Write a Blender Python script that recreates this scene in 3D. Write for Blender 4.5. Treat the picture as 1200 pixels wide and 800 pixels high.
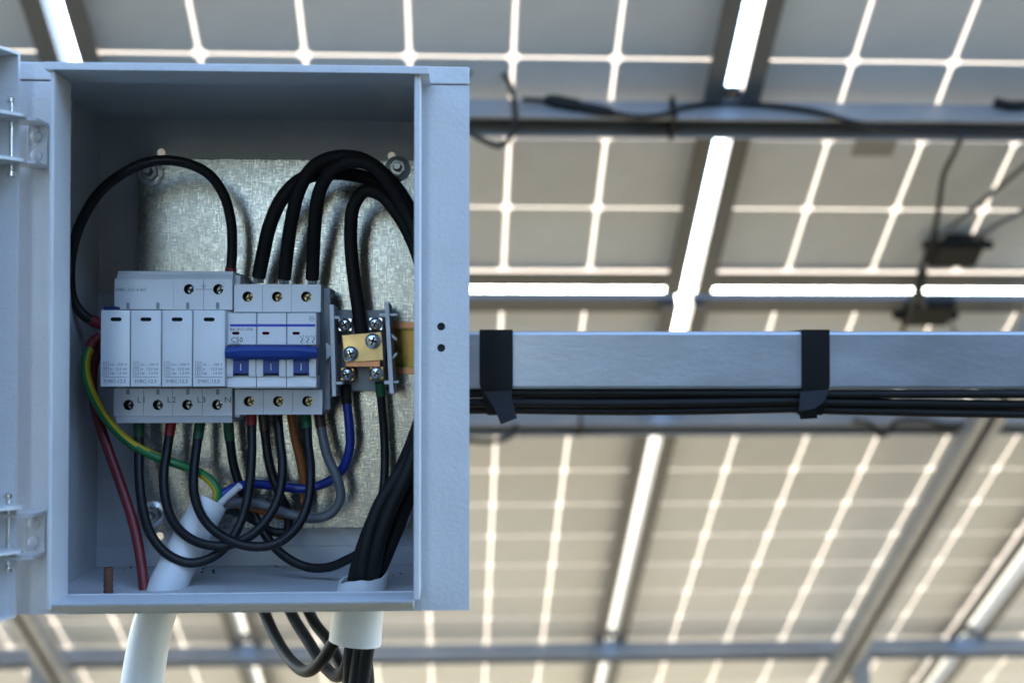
import bpy, bmesh, math, random
from mathutils import Vector, Matrix
R = math.radians
random.seed(7)
scene = bpy.context.scene
for o in list(bpy.data.objects):
    bpy.data.objects.remove(o, do_unlink=True)
COL = scene.collection

# ------------------------------------------------------------------ camera, sky, sun, exposure
CAM = Vector((0.0, 0.0, 2.0)); PITCH = R(1.0); FPX = 1400.0
cam_data = bpy.data.cameras.new('camera'); cam = bpy.data.objects.new('camera', cam_data); COL.objects.link(cam)
cam.location = CAM; cam.rotation_euler = (R(90) + PITCH, 0, 0)
cam_data.sensor_width = 36.0; cam_data.lens = FPX * 36.0 / 1200.0
cam_data.clip_start = 0.05; cam_data.clip_end = 3000
cam_data.dof.use_dof = True; cam_data.dof.focus_distance = 0.775; cam_data.dof.aperture_fstop = 4.5
cam_data.dof.aperture_blades = 7
scene.camera = cam
SUN_EL, SUN_AZ = R(22), R(-10)            # azimuth from +Y towards +X
world = bpy.data.worlds.new('World'); scene.world = world; world.use_nodes = True
wn = world.node_tree; wn.nodes.clear()
sky = wn.nodes.new('ShaderNodeTexSky'); sky.sky_type = 'NISHITA'; sky.sun_disc = False
sky.sun_elevation = SUN_EL; sky.sun_rotation = SUN_AZ; sky.altitude = 100; sky.dust_density = 0.35; sky.ozone_density = 1.7; sky.air_density = 0.9
bg = wn.nodes.new('ShaderNodeBackground'); bg.inputs['Strength'].default_value = 0.15
wo = wn.nodes.new('ShaderNodeOutputWorld')
wn.links.new(sky.outputs[0], bg.inputs['Color']); wn.links.new(bg.outputs[0], wo.inputs['Surface'])
sun_data = bpy.data.lights.new('sun', 'SUN'); sun_data.energy = 2.0; sun_data.angle = R(0.53); sun_data.color = (1.0, 0.89, 0.74)
sun = bpy.data.objects.new('sun', sun_data); COL.objects.link(sun)
SUN_DIR = Vector((math.sin(SUN_AZ) * math.cos(SUN_EL), math.cos(SUN_AZ) * math.cos(SUN_EL), math.sin(SUN_EL)))
sun.rotation_euler = SUN_DIR.to_track_quat('Z', 'Y').to_euler(); sun.location = (0, 0, 12)
vs = scene.view_settings
vs.view_transform = 'Standard'; vs.look = 'None'; vs.gamma = 1.0; vs.use_curve_mapping = False; vs.exposure = 3.38

# ------------------------------------------------------------------ frames of reference
CR = Vector((1, 0, 0)); CF = Vector((0, math.cos(PITCH), math.sin(PITCH))); CU = Vector((0, -math.sin(PITCH), math.cos(PITCH)))
def ray(px, py): return CF + CR * ((px - 600) / FPX) + CU * ((400 - py) / FPX)
class Frame:
    def __init__(s, o, x, y, z):
        s.o, s.x, s.y, s.z = Vector(o), Vector(x), Vector(y), Vector(z)
        s.M = Matrix(((x[0], y[0], z[0], o[0]), (x[1], y[1], z[1], o[1]), (x[2], y[2], z[2], o[2]), (0, 0, 0, 1)))
        s.I = s.M.inverted()
    def hit(s, px, py, axis, d):            # where the sight line of a photograph point meets a plane of this frame
        a = (s.x, s.y, s.z)[axis]; r = ray(px, py)
        t = (d - (CAM - s.o).dot(a)) / r.dot(a)
        return s.I @ (CAM + r * t)
    def world(s, p): return s.M @ Vector(p)
W = Frame((0, 0, 0), (1, 0, 0), (0, 1, 0), (0, 0, 1))
YAW = R(2.7)
BOX = Frame(CAM + ray(305, 397) * 0.705, (math.cos(YAW), math.sin(YAW), 0), (-math.sin(YAW), math.cos(YAW), 0), (0, 0, 1))
def B(px, py, d): return BOX.hit(px, py, 1, d)
def RB(x0, x1, y0, y1, d):
    a = B(x0, y1, d); b = B(x1, y0, d); return a.x, b.x, a.z, b.z
_s = (CF + CR * ((533 - 600) / FPX) + CU * ((400 - 1561) / FPX)).normalized()
_u = _s.cross(Vector((0, 0, 1))).normalized(); _n = _u.cross(_s).normalized()
PF = Frame(CAM + ray(600, 66) * (FPX * 0.158 / 121.2), _u, _s, _n)
def P(px, py, w): return PF.hit(px, py, 2, w)

# ------------------------------------------------------------------ materials
MATS = {}
def mat(name, color, rough=0.5, metal=0.0, bump=0.0, bscale=200.0, var=0.0, vscale=8.0, spec=0.5, coat=0.0, rvar=0.0, stretch=(1, 1, 1), dust=0.0):
    m = bpy.data.materials.new(name); m.use_nodes = True; t = m.node_tree; n = t.nodes; l = t.links
    b = n['Principled BSDF']; b.inputs['Roughness'].default_value = rough; b.inputs['Metallic'].default_value = metal
    b.inputs['Specular IOR Level'].default_value = spec; b.inputs['Coat Weight'].default_value = coat
    tc = n.new('ShaderNodeTexCoord'); mp = n.new('ShaderNodeMapping'); mp.inputs['Scale'].default_value = stretch
    l.new(tc.outputs['Object'], mp.inputs['Vector'])
    col = n.new('ShaderNodeRGB'); col.outputs[0].default_value = (*color, 1); cur = col.outputs[0]
    if var:
        nz = n.new('ShaderNodeTexNoise'); nz.inputs['Scale'].default_value = vscale; nz.inputs['Detail'].default_value = 6; nz.inputs['Roughness'].default_value = 0.65
        l.new(mp.outputs[0], nz.inputs['Vector'])
        mr = n.new('ShaderNodeMapRange'); mr.inputs['From Min'].default_value = 0.3; mr.inputs['From Max'].default_value = 0.7
        mr.inputs['To Min'].default_value = 1 - var; mr.inputs['To Max'].default_value = 1 + var
        l.new(nz.outputs['Fac'], mr.inputs['Value'])
        hv = n.new('ShaderNodeVectorMath'); hv.operation = 'SCALE'; l.new(cur, hv.inputs[0]); l.new(mr.outputs[0], hv.inputs['Scale']); cur = hv.outputs[0]
        if rvar:
            m2 = n.new('ShaderNodeMapRange'); m2.inputs['From Min'].default_value = 0.3; m2.inputs['From Max'].default_value = 0.7
            m2.inputs['To Min'].default_value = max(0.02, rough - rvar); m2.inputs['To Max'].default_value = min(1, rough + rvar)
            l.new(nz.outputs['Fac'], m2.inputs['Value']); l.new(m2.outputs[0], b.inputs['Roughness'])
    if dust:
        dz = n.new('ShaderNodeTexNoise'); dz.inputs['Scale'].default_value = 380; dz.inputs['Detail'].default_value = 3; l.new(tc.outputs['Object'], dz.inputs['Vector'])
        dr = n.new('ShaderNodeMapRange'); dr.inputs['From Min'].default_value = 0.60; dr.inputs['From Max'].default_value = 0.72; dr.inputs['To Max'].default_value = dust
        l.new(dz.outputs['Fac'], dr.inputs['Value'])
        mx = n.new('ShaderNodeMixRGB'); mx.inputs['Color2'].default_value = (0.30, 0.27, 0.23, 1); l.new(dr.outputs[0], mx.inputs['Fac']); l.new(cur, mx.inputs['Color1']); cur = mx.outputs[0]
    l.new(cur, b.inputs['Base Color'])
    if bump:
        bz = n.new('ShaderNodeTexNoise'); bz.inputs['Scale'].default_value = bscale; bz.inputs['Detail'].default_value = 3; l.new(mp.outputs[0], bz.inputs['Vector'])
        bp = n.new('ShaderNodeBump'); bp.inputs['Strength'].default_value = bump; bp.inputs['Distance'].default_value = 0.001
        l.new(bz.outputs['Fac'], bp.inputs['Height']); l.new(bp.outputs[0], b.inputs['Normal'])
    MATS[name] = m; return m
mat('powder_coat', (0.57, 0.57, 0.575), 0.42, bump=0.42, bscale=360, var=0.05, vscale=22, dust=0.12)
mat('grey_abs', (0.66, 0.67, 0.69), 0.42, bump=0.05, bscale=900, var=0.02, vscale=60)
mat('white_abs', (0.78, 0.79, 0.80), 0.36, bump=0.04, bscale=900, var=0.02, vscale=60)
mat('mid_grey_plastic', (0.27, 0.29, 0.31), 0.5, bump=0.08, bscale=700, var=0.05, vscale=70)
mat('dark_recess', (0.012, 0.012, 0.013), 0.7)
mat('blue_plastic', (0.007, 0.042, 0.25), 0.45, bump=0.03, bscale=600, var=0.05, vscale=80)
mat('blue_key', (0.008, 0.025, 0.12), 0.6)
mat('blue_ink', (0.045, 0.075, 0.50), 0.5)
mat('grey_ink', (0.11, 0.135, 0.19), 0.6)
mat('black_ink', (0.03, 0.035, 0.05), 0.6)
mat('window_red', (0.05, 0.006, 0.008), 0.8, spec=0.1)
mat('window_green', (0.008, 0.014, 0.012), 0.8, spec=0.1)
mat('black_pvc', (0.009, 0.009, 0.010), 0.42, bump=0.10, bscale=260, var=0.25, vscale=30, rvar=0.08, dust=0.06, spec=0.3)
mat('rubber_black', (0.008, 0.008, 0.008), 0.6, spec=0.28, bump=0.12, bscale=300, var=0.25, vscale=40, dust=0.02)
mat('grey_pvc', (0.115, 0.12, 0.13), 0.42, bump=0.06, bscale=300, var=0.1, vscale=40)
mat('blue_pvc', (0.010, 0.028, 0.23), 0.36, bump=0.05, bscale=300, var=0.1, vscale=40)
mat('orange_pvc', (0.30, 0.095, 0.02), 0.42, bump=0.05, bscale=300, var=0.1, vscale=40)
mat('red_pvc', (0.15, 0.010, 0.013), 0.42, bump=0.05, bscale=300, var=0.12, vscale=40)
mat('green_sleeve', (0.008, 0.075, 0.030), 0.5, var=0.1, vscale=90)  # shade from the devices above is put into this darker green
mat('red_sleeve', (0.22, 0.012, 0.015), 0.5, var=0.1, vscale=90)  # red lowered to include the devices' shade
mat('brown_sleeve', (0.045, 0.022, 0.016), 0.5, var=0.1, vscale=90)
mat('white_pvc', (0.74, 0.74, 0.73), 0.40, bump=0.05, bscale=150, var=0.04, vscale=18, dust=0.12)
mat('copper', (0.50, 0.24, 0.13), 0.42, 1.0, var=0.2, vscale=60)
mat('rusty_stud', (0.16, 0.075, 0.045), 0.6, 0.4, bump=0.4, bscale=600, var=0.3, vscale=90)
mat('bright_steel', (0.72, 0.72, 0.73), 0.24, 1.0, bump=0.08, bscale=500, var=0.08, vscale=60, rvar=0.08)
mat('dull_steel', (0.36, 0.37, 0.38), 0.38, 1.0, bump=0.1, bscale=400, var=0.15, vscale=60)
mat('brass', (0.58, 0.40, 0.18), 0.40, 1.0, bump=0.08, bscale=500, var=0.12, vscale=70, rvar=0.1)
mat('brass_screw', (0.33, 0.27, 0.15), 0.36, 1.0, var=0.2, vscale=120)
mat('purlin_steel', (0.30, 0.31, 0.325), 0.46, 0.45, var=0.12, vscale=20, stretch=(0.25, 1, 1))
mat('galv_rail', (0.41, 0.425, 0.45), 0.42, 0.7, bump=0.25, bscale=220, var=0.09, vscale=30, rvar=0.06, stretch=(0.4, 1, 1), dust=0.3)
mat('aluminium', (0.13, 0.13, 0.127), 0.5, 0.3, var=0.06, vscale=12)
mat('cell_back', (0.62, 0.62, 0.62), 0.45, var=0.05, vscale=9.0)
_t = MATS['cell_back'].node_tree; _oi = _t.nodes.new('ShaderNodeObjectInfo'); _b = _t.nodes['Principled BSDF']; _src = _b.inputs['Base Color'].links[0].from_socket
_mr = _t.nodes.new('ShaderNodeMapRange'); _mr.inputs['To Min'].default_value = 0.93; _mr.inputs['To Max'].default_value = 1.06; _t.links.new(_oi.outputs['Random'], _mr.inputs['Value'])
_sc = _t.nodes.new('ShaderNodeVectorMath'); _sc.operation = 'SCALE'; _t.links.new(_src, _sc.inputs[0]); _t.links.new(_mr.outputs[0], _sc.inputs['Scale']); _t.links.new(_sc.outputs[0], _b.inputs['Base Color'])
mat('tape', (0.008, 0.008, 0.009), 0.5, spec=0.22, bump=0.25, bscale=60, var=0.2, vscale=30)
mat('paper_label', (0.30, 0.28, 0.25), 0.6, var=0.1, vscale=80)
mat('hole_dark', (0.02, 0.02, 0.02), 0.8)

def galvanized(name='galvanized_sheet'):
    m = bpy.data.materials.new(name); m.use_nodes = True; t = m.node_tree; n = t.nodes; l = t.links; b = n['Principled BSDF']
    b.inputs['Metallic'].default_value = 1.0
    tc = n.new('ShaderNodeTexCoord'); outs = []
    for st in ((800, 800, 90), (110, 800, 800), (60, 60, 60)):
        mp = n.new('ShaderNodeMapping'); mp.inputs['Scale'].default_value = st; l.new(tc.outputs['Object'], mp.inputs['Vector'])
        nz = n.new('ShaderNodeTexNoise'); nz.inputs['Scale'].default_value = 1.6; nz.inputs['Detail'].default_value = 3; l.new(mp.outputs[0], nz.inputs['Vector']); outs.append(nz.outputs['Fac'])
    ad = n.new('ShaderNodeMath'); ad.operation = 'ADD'; l.new(outs[0], ad.inputs[0]); l.new(outs[1], ad.inputs[1])
    ad2 = n.new('ShaderNodeMath'); ad2.operation = 'MULTIPLY_ADD'; ad2.inputs[1].default_value = 0.3; l.new(outs[2], ad2.inputs[0]); l.new(ad.outputs[0], ad2.inputs[2])
    mr = n.new('ShaderNodeMapRange'); mr.inputs['From Min'].default_value = 0.85; mr.inputs['From Max'].default_value = 1.45
    mr.inputs['To Min'].default_value = 0.0; mr.inputs['To Max'].default_value = 1.0; l.new(ad2.outputs[0], mr.inputs['Value'])
    cr = n.new('ShaderNodeValToRGB'); cr.color_ramp.elements[0].color = (0.20, 0.20, 0.197, 1); cr.color_ramp.elements[1].color = (0.42, 0.41, 0.375, 1)
    l.new(mr.outputs[0], cr.inputs['Fac']); l.new(cr.outputs['Color'], b.inputs['Base Color'])
    m2 = n.new('ShaderNodeMapRange'); m2.inputs['To Min'].default_value = 0.33; m2.inputs['To Max'].default_value = 0.24; l.new(mr.outputs[0], m2.inputs['Value']); l.new(m2.outputs[0], b.inputs['Roughness'])
    bp = n.new('ShaderNodeBump'); bp.inputs['Strength'].default_value = 0.10; bp.inputs['Distance'].default_value = 0.0004; l.new(mr.outputs[0], bp.inputs['Height']); l.new(bp.outputs[0], b.inputs['Normal'])
    MATS[name] = m
galvanized()
def zinc_yellow(name='yellow_zinc'):
    m = bpy.data.materials.new(name); m.use_nodes = True; t = m.node_tree; n = t.nodes; l = t.links; b = n['Principled BSDF']
    b.inputs['Metallic'].default_value = 0.9; b.inputs['Roughness'].default_value = 0.38
    tc = n.new('ShaderNodeTexCoord'); nz = n.new('ShaderNodeTexNoise'); nz.inputs['Scale'].default_value = 70; nz.inputs['Detail'].default_value = 2; l.new(tc.outputs['Object'], nz.inputs['Vector'])
    cr = n.new('ShaderNodeValToRGB'); e = cr.color_ramp.elements
    e[0].position = 0.32; e[0].color = (0.10, 0.14, 0.03, 1); e[1].position = 0.70; e[1].color = (0.36, 0.11, 0.09, 1)
    x = e.new(0.45); x.color = (0.34, 0.24, 0.06, 1); x = e.new(0.58); x.color = (0.38, 0.19, 0.06, 1)
    l.new(nz.outputs['Fac'], cr.inputs['Fac']); l.new(cr.outputs['Color'], b.inputs['Base Color']); MATS[name] = m
zinc_yellow()
def striped(name='yellow_green_pvc'):
    m = bpy.data.materials.new(name); m.use_nodes = True; t = m.node_tree; n = t.nodes; l = t.links; b = n['Principled BSDF']
    b.inputs['Roughness'].default_value = 0.4
    at = n.new('ShaderNodeAttribute'); at.attribute_name = 'turn'
    cr = n.new('ShaderNodeValToRGB'); cr.color_ramp.interpolation = 'CONSTANT'; e = cr.color_ramp.elements
    e[0].position = 0; e[0].color = (0.55, 0.42, 0.012, 1); e[1].position = 0.5; e[1].color = (0.010, 0.15, 0.040, 1)
    l.new(at.outputs['Fac'], cr.inputs['Fac']); l.new(cr.outputs['Color'], b.inputs['Base Color']); MATS[name] = m
striped()
def backsheet(name='backsheet'):
    m = bpy.data.materials.new(name); m.use_nodes = True; t = m.node_tree; n = t.nodes; l = t.links; n.remove(n['Principled BSDF'])
    d = n.new('ShaderNodeBsdfDiffuse'); d.inputs['Color'].default_value = (0.70, 0.70, 0.69, 1)
    tr = n.new('ShaderNodeBsdfTranslucent'); tr.inputs['Color'].default_value = (0.85, 0.72, 0.57, 1)
    mx = n.new('ShaderNodeMixShader'); mx.inputs[0].default_value = 0.24
    l.new(d.outputs[0], mx.inputs[1]); l.new(tr.outputs[0], mx.inputs[2]); l.new(mx.outputs[0], n['Material Output'].inputs['Surface']); MATS[name] = m
backsheet()
def ground_mat(name='dry_soil'):
    m = bpy.data.materials.new(name); m.use_nodes = True; t = m.node_tree; n = t.nodes; l = t.links; b = n['Principled BSDF']; b.inputs['Roughness'].default_value = 0.95
    tc = n.new('ShaderNodeTexCoord')
    a = n.new('ShaderNodeTexNoise'); a.inputs['Scale'].default_value = 0.35; a.inputs['Detail'].default_value = 8; l.new(tc.outputs['Object'], a.inputs['Vector'])
    c = n.new('ShaderNodeTexNoise'); c.inputs['Scale'].default_value = 18; c.inputs['Detail'].default_value = 8; l.new(tc.outputs['Object'], c.inputs['Vector'])
    r1 = n.new('ShaderNodeValToRGB'); r1.color_ramp.elements[0].position = .35; r1.color_ramp.elements[0].color = (0.36, 0.285, 0.17, 1); r1.color_ramp.elements[1].position = .65; r1.color_ramp.elements[1].color = (0.50, 0.40, 0.24, 1)
    l.new(a.outputs['Fac'], r1.inputs['Fac'])
    mx = n.new('ShaderNodeMixRGB'); mx.blend_type = 'MULTIPLY'; mx.inputs['Fac'].default_value = 0.5
    l.new(r1.outputs['Color'], mx.inputs['Color1']); l.new(c.outputs['Fac'], mx.inputs['Color2']); l.new(mx.outputs[0], b.inputs['Base Color'])
    bp = n.new('ShaderNodeBump'); bp.inputs['Strength'].default_value = 0.6; bp.inputs['Distance'].default_value = 0.03; l.new(c.outputs['Fac'], bp.inputs['Height']); l.new(bp.outputs[0], b.inputs['Normal'])
    MATS[name] = m
ground_mat()
mat('blocker_net', (0.012, 0.014, 0.012), 0.9, spec=0.1, var=0.2, vscale=4)
mat('added_dark_ground', (0.028, 0.034, 0.020), 0.9, bump=1.0, bscale=30, var=0.35, vscale=1.5)

# ------------------------------------------------------------------ mesh building
BASE = {}
class MB:
    def __init__(s): s.bm = bmesh.new(); s.turn = []; s.round_ = False
    def box(s, x0, x1, y0, y1, z0, z1, bev=0.0, seg=2, taper=None):
        v = [s.bm.verts.new((x, y, z)) for x in (x0, x1) for y in (y0, y1) for z in (z0, z1)]
        f = [(0, 1, 3, 2), (4, 6, 7, 5), (0, 4, 5, 1), (2, 3, 7, 6), (0, 2, 6, 4), (1, 5, 7, 3)]
        fs = [s.bm.faces.new([v[i] for i in q]) for q in f]
        if bev:
            es = list({e for q in fs for e in q.edges})
            bmesh.ops.bevel(s.bm, geom=es, offset=bev, segments=seg, profile=0.5, affect='EDGES')
        return s
    def prism(s, poly, fn, a, b):            # polygon of 2-D points, fn(point, t) -> 3-D, between t=a and t=b
        lo = [s.bm.verts.new(fn(p, a)) for p in poly]; hi = [s.bm.verts.new(fn(p, b)) for p in poly]
        k = len(poly)
        for i in range(k): s.bm.faces.new((lo[i], lo[(i + 1) % k], hi[(i + 1) % k], hi[i]))
        s.bm.faces.new(lo[::-1]); s.bm.faces.new(hi); return s
    def tube(s, pts, r, seg=12, caps=True, turn=0.0):
        s.round_ = True; pts = [Vector(p) for p in pts]; n = len(pts)
        rad = r if isinstance(r, (list, tuple)) else [r] * n
        tan = [(pts[min(i + 1, n - 1)] - pts[max(i - 1, 0)]).normalized() for i in range(n)]
        ref = Vector((0, 1, 0)) if abs(tan[0].y) < 0.9 else Vector((1, 0, 0))
        nx = (ref - tan[0] * ref.dot(tan[0])).normalized(); rings = []
        for i in range(n):
            nx = (nx - tan[i] * nx.dot(tan[i])).normalized(); ny = tan[i].cross(nx)
            rings.append([s.bm.verts.new(pts[i] + (nx * math.cos(2 * math.pi * k / seg) + ny * math.sin(2 * math.pi * k / seg)) * rad[i]) for k in range(seg)])
        for i in range(n - 1):
            for k in range(seg):
                s.bm.faces.new((rings[i][k], rings[i + 1][k], rings[i + 1][(k + 1) % seg], rings[i][(k + 1) % seg]))
                s.turn.append(((k + 0.5) / seg + (turn * min(1, max(0, (i / n - .5) / .3)))) % 1.0)
        if caps:
            s.bm.faces.new(rings[0]); s.bm.faces.new(rings[-1][::-1]); s.turn += [0.0, 0.0]
        return s
    def cyl(s, p, q, r, seg=16, r2=None): return s.tube([p, q], [r, r if r2 is None else r2], seg)
    def lathe(s, c, axis, prof, seg=20):     # prof: (distance along axis, radius)
        s.round_ = True; a = Vector(axis).normalized(); t = a.orthogonal().normalized(); u = a.cross(t); c = Vector(c); rings = []
        for h, r in prof:
            rings.append([s.bm.verts.new(c + a * h + (t * math.cos(2 * math.pi * k / seg) + u * math.sin(2 * math.pi * k / seg)) * max(r, 1e-5)) for k in range(seg)])
        for i in range(len(rings) - 1):
            for k in range(seg): s.bm.faces.new((rings[i][k], rings[i][(k + 1) % seg], rings[i + 1][(k + 1) % seg], rings[i + 1][k]))
        s.bm.faces.new(rings[0][::-1]); s.bm.faces.new(rings[-1]); return s
    def holed(s, x0, x1, z0, z1, y, depth, hx, hz, r, seg=20, both=False):   # front face at y (looking -y) with a round blind hole
        angs = [2 * math.pi * k / seg for k in range(seg)]
        angs += [math.atan2(z - hz, x - hx) % (2 * math.pi) for x in (x0, x1) for z in (z0, z1)]
        angs = sorted(set(round(a, 6) for a in angs)); ci, ro, cb = [], [], []
        for a in angs:
            c, q = math.cos(a), math.sin(a); t = 1e9
            if c > 1e-9: t = min(t, (x1 - hx) / c)
            if c < -1e-9: t = min(t, (x0 - hx) / c)
            if q > 1e-9: t = min(t, (z1 - hz) / q)
            if q < -1e-9: t = min(t, (z0 - hz) / q)
            ci.append(s.bm.verts.new((hx + r * c, y, hz + r * q))); ro.append(s.bm.verts.new((hx + t * c, y, hz + t * q)))
            cb.append(s.bm.verts.new((hx + r * c, y + depth, hz + r * q)))
        k = len(angs)
        for i in range(k):
            j = (i + 1) % k
            s.bm.faces.new((ci[i], ro[i], ro[j], ci[j])); s.bm.faces.new((cb[i], ci[i], ci[j], cb[j]))
        if not both: s.bm.faces.new(cb)
        return s
    def quad(s, *p):
        s.bm.faces.new([s.bm.verts.new(q) for q in p]); return s
    def obj(s, name, m, parent=None, frame=None, base=None, smooth=True, ang=None, **props):
        if ang is None: ang = 40 if s.round_ else 18
        if parent is not None: fr, bs = BASE[parent.name]
        else: fr, bs = frame or W, Vector(base) if base is not None else Vector((0, 0, 0))
        if parent is None and base is None:
            vs_ = [v.co for v in s.bm.verts]
            bs = Vector((sum(v.x for v in vs_) / len(vs_), sum(v.y for v in vs_) / len(vs_), min(v.z for v in vs_)))
        for v in s.bm.verts: v.co -= bs
        if not s.turn: bmesh.ops.recalc_face_normals(s.bm, faces=s.bm.faces)
        else: bmesh.ops.recalc_face_normals(s.bm, faces=s.bm.faces)
        me = bpy.data.meshes.new(name); s.bm.to_mesh(me); s.bm.free()
        if s.turn and len(s.turn) == len(me.polygons):
            at = me.attributes.new('turn', 'FLOAT', 'FACE'); at.data.foreach_set('value', s.turn)
        if smooth: me.shade_smooth(); me.set_sharp_from_angle(angle=R(ang))
        me.materials.append(MATS[m])
        o = bpy.data.objects.new(name, me); COL.objects.link(o)
        if parent is not None: o.parent = parent
        else: o.matrix_world = fr.M @ Matrix.Translation(bs)
        BASE[o.name] = (fr, bs)
        for k_, v_ in props.items(): o[k_] = v_
        return o
def thing(name, label, cat, base, frame=W, group=None):
    o = bpy.data.objects.new(name, None); COL.objects.link(o); o.empty_display_size = 0.05
    o.matrix_world = frame.M @ Matrix.Translation(Vector(base)); o['label'] = label; o['category'] = cat
    if group: o['group'] = group
    BASE[o.name] = (frame, Vector(base)); return o
def smooth_path(pts, per=10):
    pts = [Vector(p) for p in pts]
    if len(pts) < 3: return pts
    q = [pts[0] * 2 - pts[1]] + pts + [pts[-1] * 2 - pts[-2]]; out = []
    for i in range(1, len(q) - 2):
        a, b, c, d = q[i - 1], q[i], q[i + 1], q[i + 2]
        t0, t1 = 0.0, max((b - a).length, 1e-6) ** 0.5; t2 = t1 + max((c - b).length, 1e-6) ** 0.5; t3 = t2 + max((d - c).length, 1e-6) ** 0.5
        for k in range(per):
            t = t1 + (t2 - t1) * k / per
            A1 = a * ((t1 - t) / (t1 - t0)) + b * ((t - t0) / (t1 - t0)); A2 = b * ((t2 - t) / (t2 - t1)) + c * ((t - t1) / (t2 - t1)); A3 = c * ((t3 - t) / (t3 - t2)) + d * ((t - t2) / (t3 - t2))
            B1 = A1 * ((t2 - t) / (t2 - t0)) + A2 * ((t - t0) / (t2 - t0)); B2 = A2 * ((t3 - t) / (t3 - t1)) + A3 * ((t - t1) / (t3 - t1))
            out.append(B1 * ((t2 - t) / (t2 - t1)) + B2 * ((t - t1) / (t2 - t1)))
    out.append(pts[-1]); return out
TXT = {}
def lettering(body, x, z, y, size, m, parent, align='LEFT', squeeze=1.0):
    key = (body, align)
    if key not in TXT:
        c = bpy.data.curves.new('lettering', 'FONT'); c.body = body; c.size = 1.0; c.align_x = align; c.align_y = 'CENTER'; c.resolution_u = 2
        t = bpy.data.objects.new('lettering_source', c); COL.objects.link(t); bpy.context.view_layer.update()
        me = bpy.data.meshes.new_from_object(t.evaluated_get(bpy.context.evaluated_depsgraph_get()))
        TXT[key] = [[v.co.copy() for v in me.vertices], [tuple(p.vertices) for p in me.polygons]]
        bpy.data.objects.remove(t); bpy.data.curves.remove(c); bpy.data.meshes.remove(me)
    V, F = TXT[key]; mb = MB(); vv = [mb.bm.verts.new((x + v.x * size * squeeze, y, z + v.y * size)) for v in V]
    for f in F:
        try: mb.bm.faces.new([vv[i] for i in f])
        except ValueError: pass
    return mb.obj('lettering', m, parent, smooth=False)

# ------------------------------------------------------------------ ground
g = MB(); N = 24; S = 400.0
gv = [[g.bm.verts.new(((i / N - .5) * 2 * S, (j / N - .5) * 2 * S, 0)) for j in range(N + 1)] for i in range(N + 1)]
for i in range(N):
    for j in range(N): g.bm.faces.new((gv[i][j], gv[i + 1][j], gv[i + 1][j + 1], gv[i][j + 1]))
g.obj('ground', 'dry_soil', None, W, (0, 0, 0), kind='structure')
g = MB(); gv = [[g.bm.verts.new((-60 + i * 5, -11.5 + j * .66, .03 + .02 * math.sin(i * 2.1 + j * 1.3))) for j in range(21)] for i in range(25)]
for i in range(24):
    for j in range(20): g.bm.faces.new((gv[i][j], gv[i + 1][j], gv[i + 1][j + 1], gv[i][j + 1]))
g.obj('added_dark_strip', 'added_dark_ground', None, W, (0, 0, 0), kind='structure')  # unseen dark strip, added to cut ground bounce onto the box

# tall dark windbreak nets added behind the camera to keep low sky off the box
def blocker(xa, xb, label):
    t = thing('blocker_fence', label, 'fence', ((xa + xb) / 2, -1.95, 0), W, 'windbreak nets added behind the camera'); n = max(2, int((xb - xa) / 1.6))
    for i in range(n + 1):
        x = xa + .05 + (xb - xa - .1) * i / n; mb = MB(); mb.cyl((x, -2.0, .02), (x, -2.0, NET_H + .1), .04, 12); mb.obj('post', 'purlin_steel', t)
    for i in range(n):
        x0_, x1_ = xa + .05 + (xb - xa - .1) * i / n, xa + .05 + (xb - xa - .1) * (i + 1) / n; mb = MB()
        v = [[mb.bm.verts.new((x0_ + (x1_ - x0_) * p / 6, -1.95 + .035 * math.sin(p * math.pi / 6) * math.sin(q * .7 + i), .12 + (NET_H - .12) * q / 8)) for q in range(9)] for p in range(7)]
        for p in range(6):
            for q in range(8): mb.bm.faces.new((v[p][q], v[p + 1][q], v[p + 1][q + 1], v[p][q + 1]))
        mb.obj('net', 'blocker_net', t)
NET_H = 3.8
blocker(-9, -.47, 'added dark net fence blocking low sky light behind the camera on the door side')
blocker(-.22, 8, 'added dark net fence blocking low sky light behind the camera on the beam side')

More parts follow.
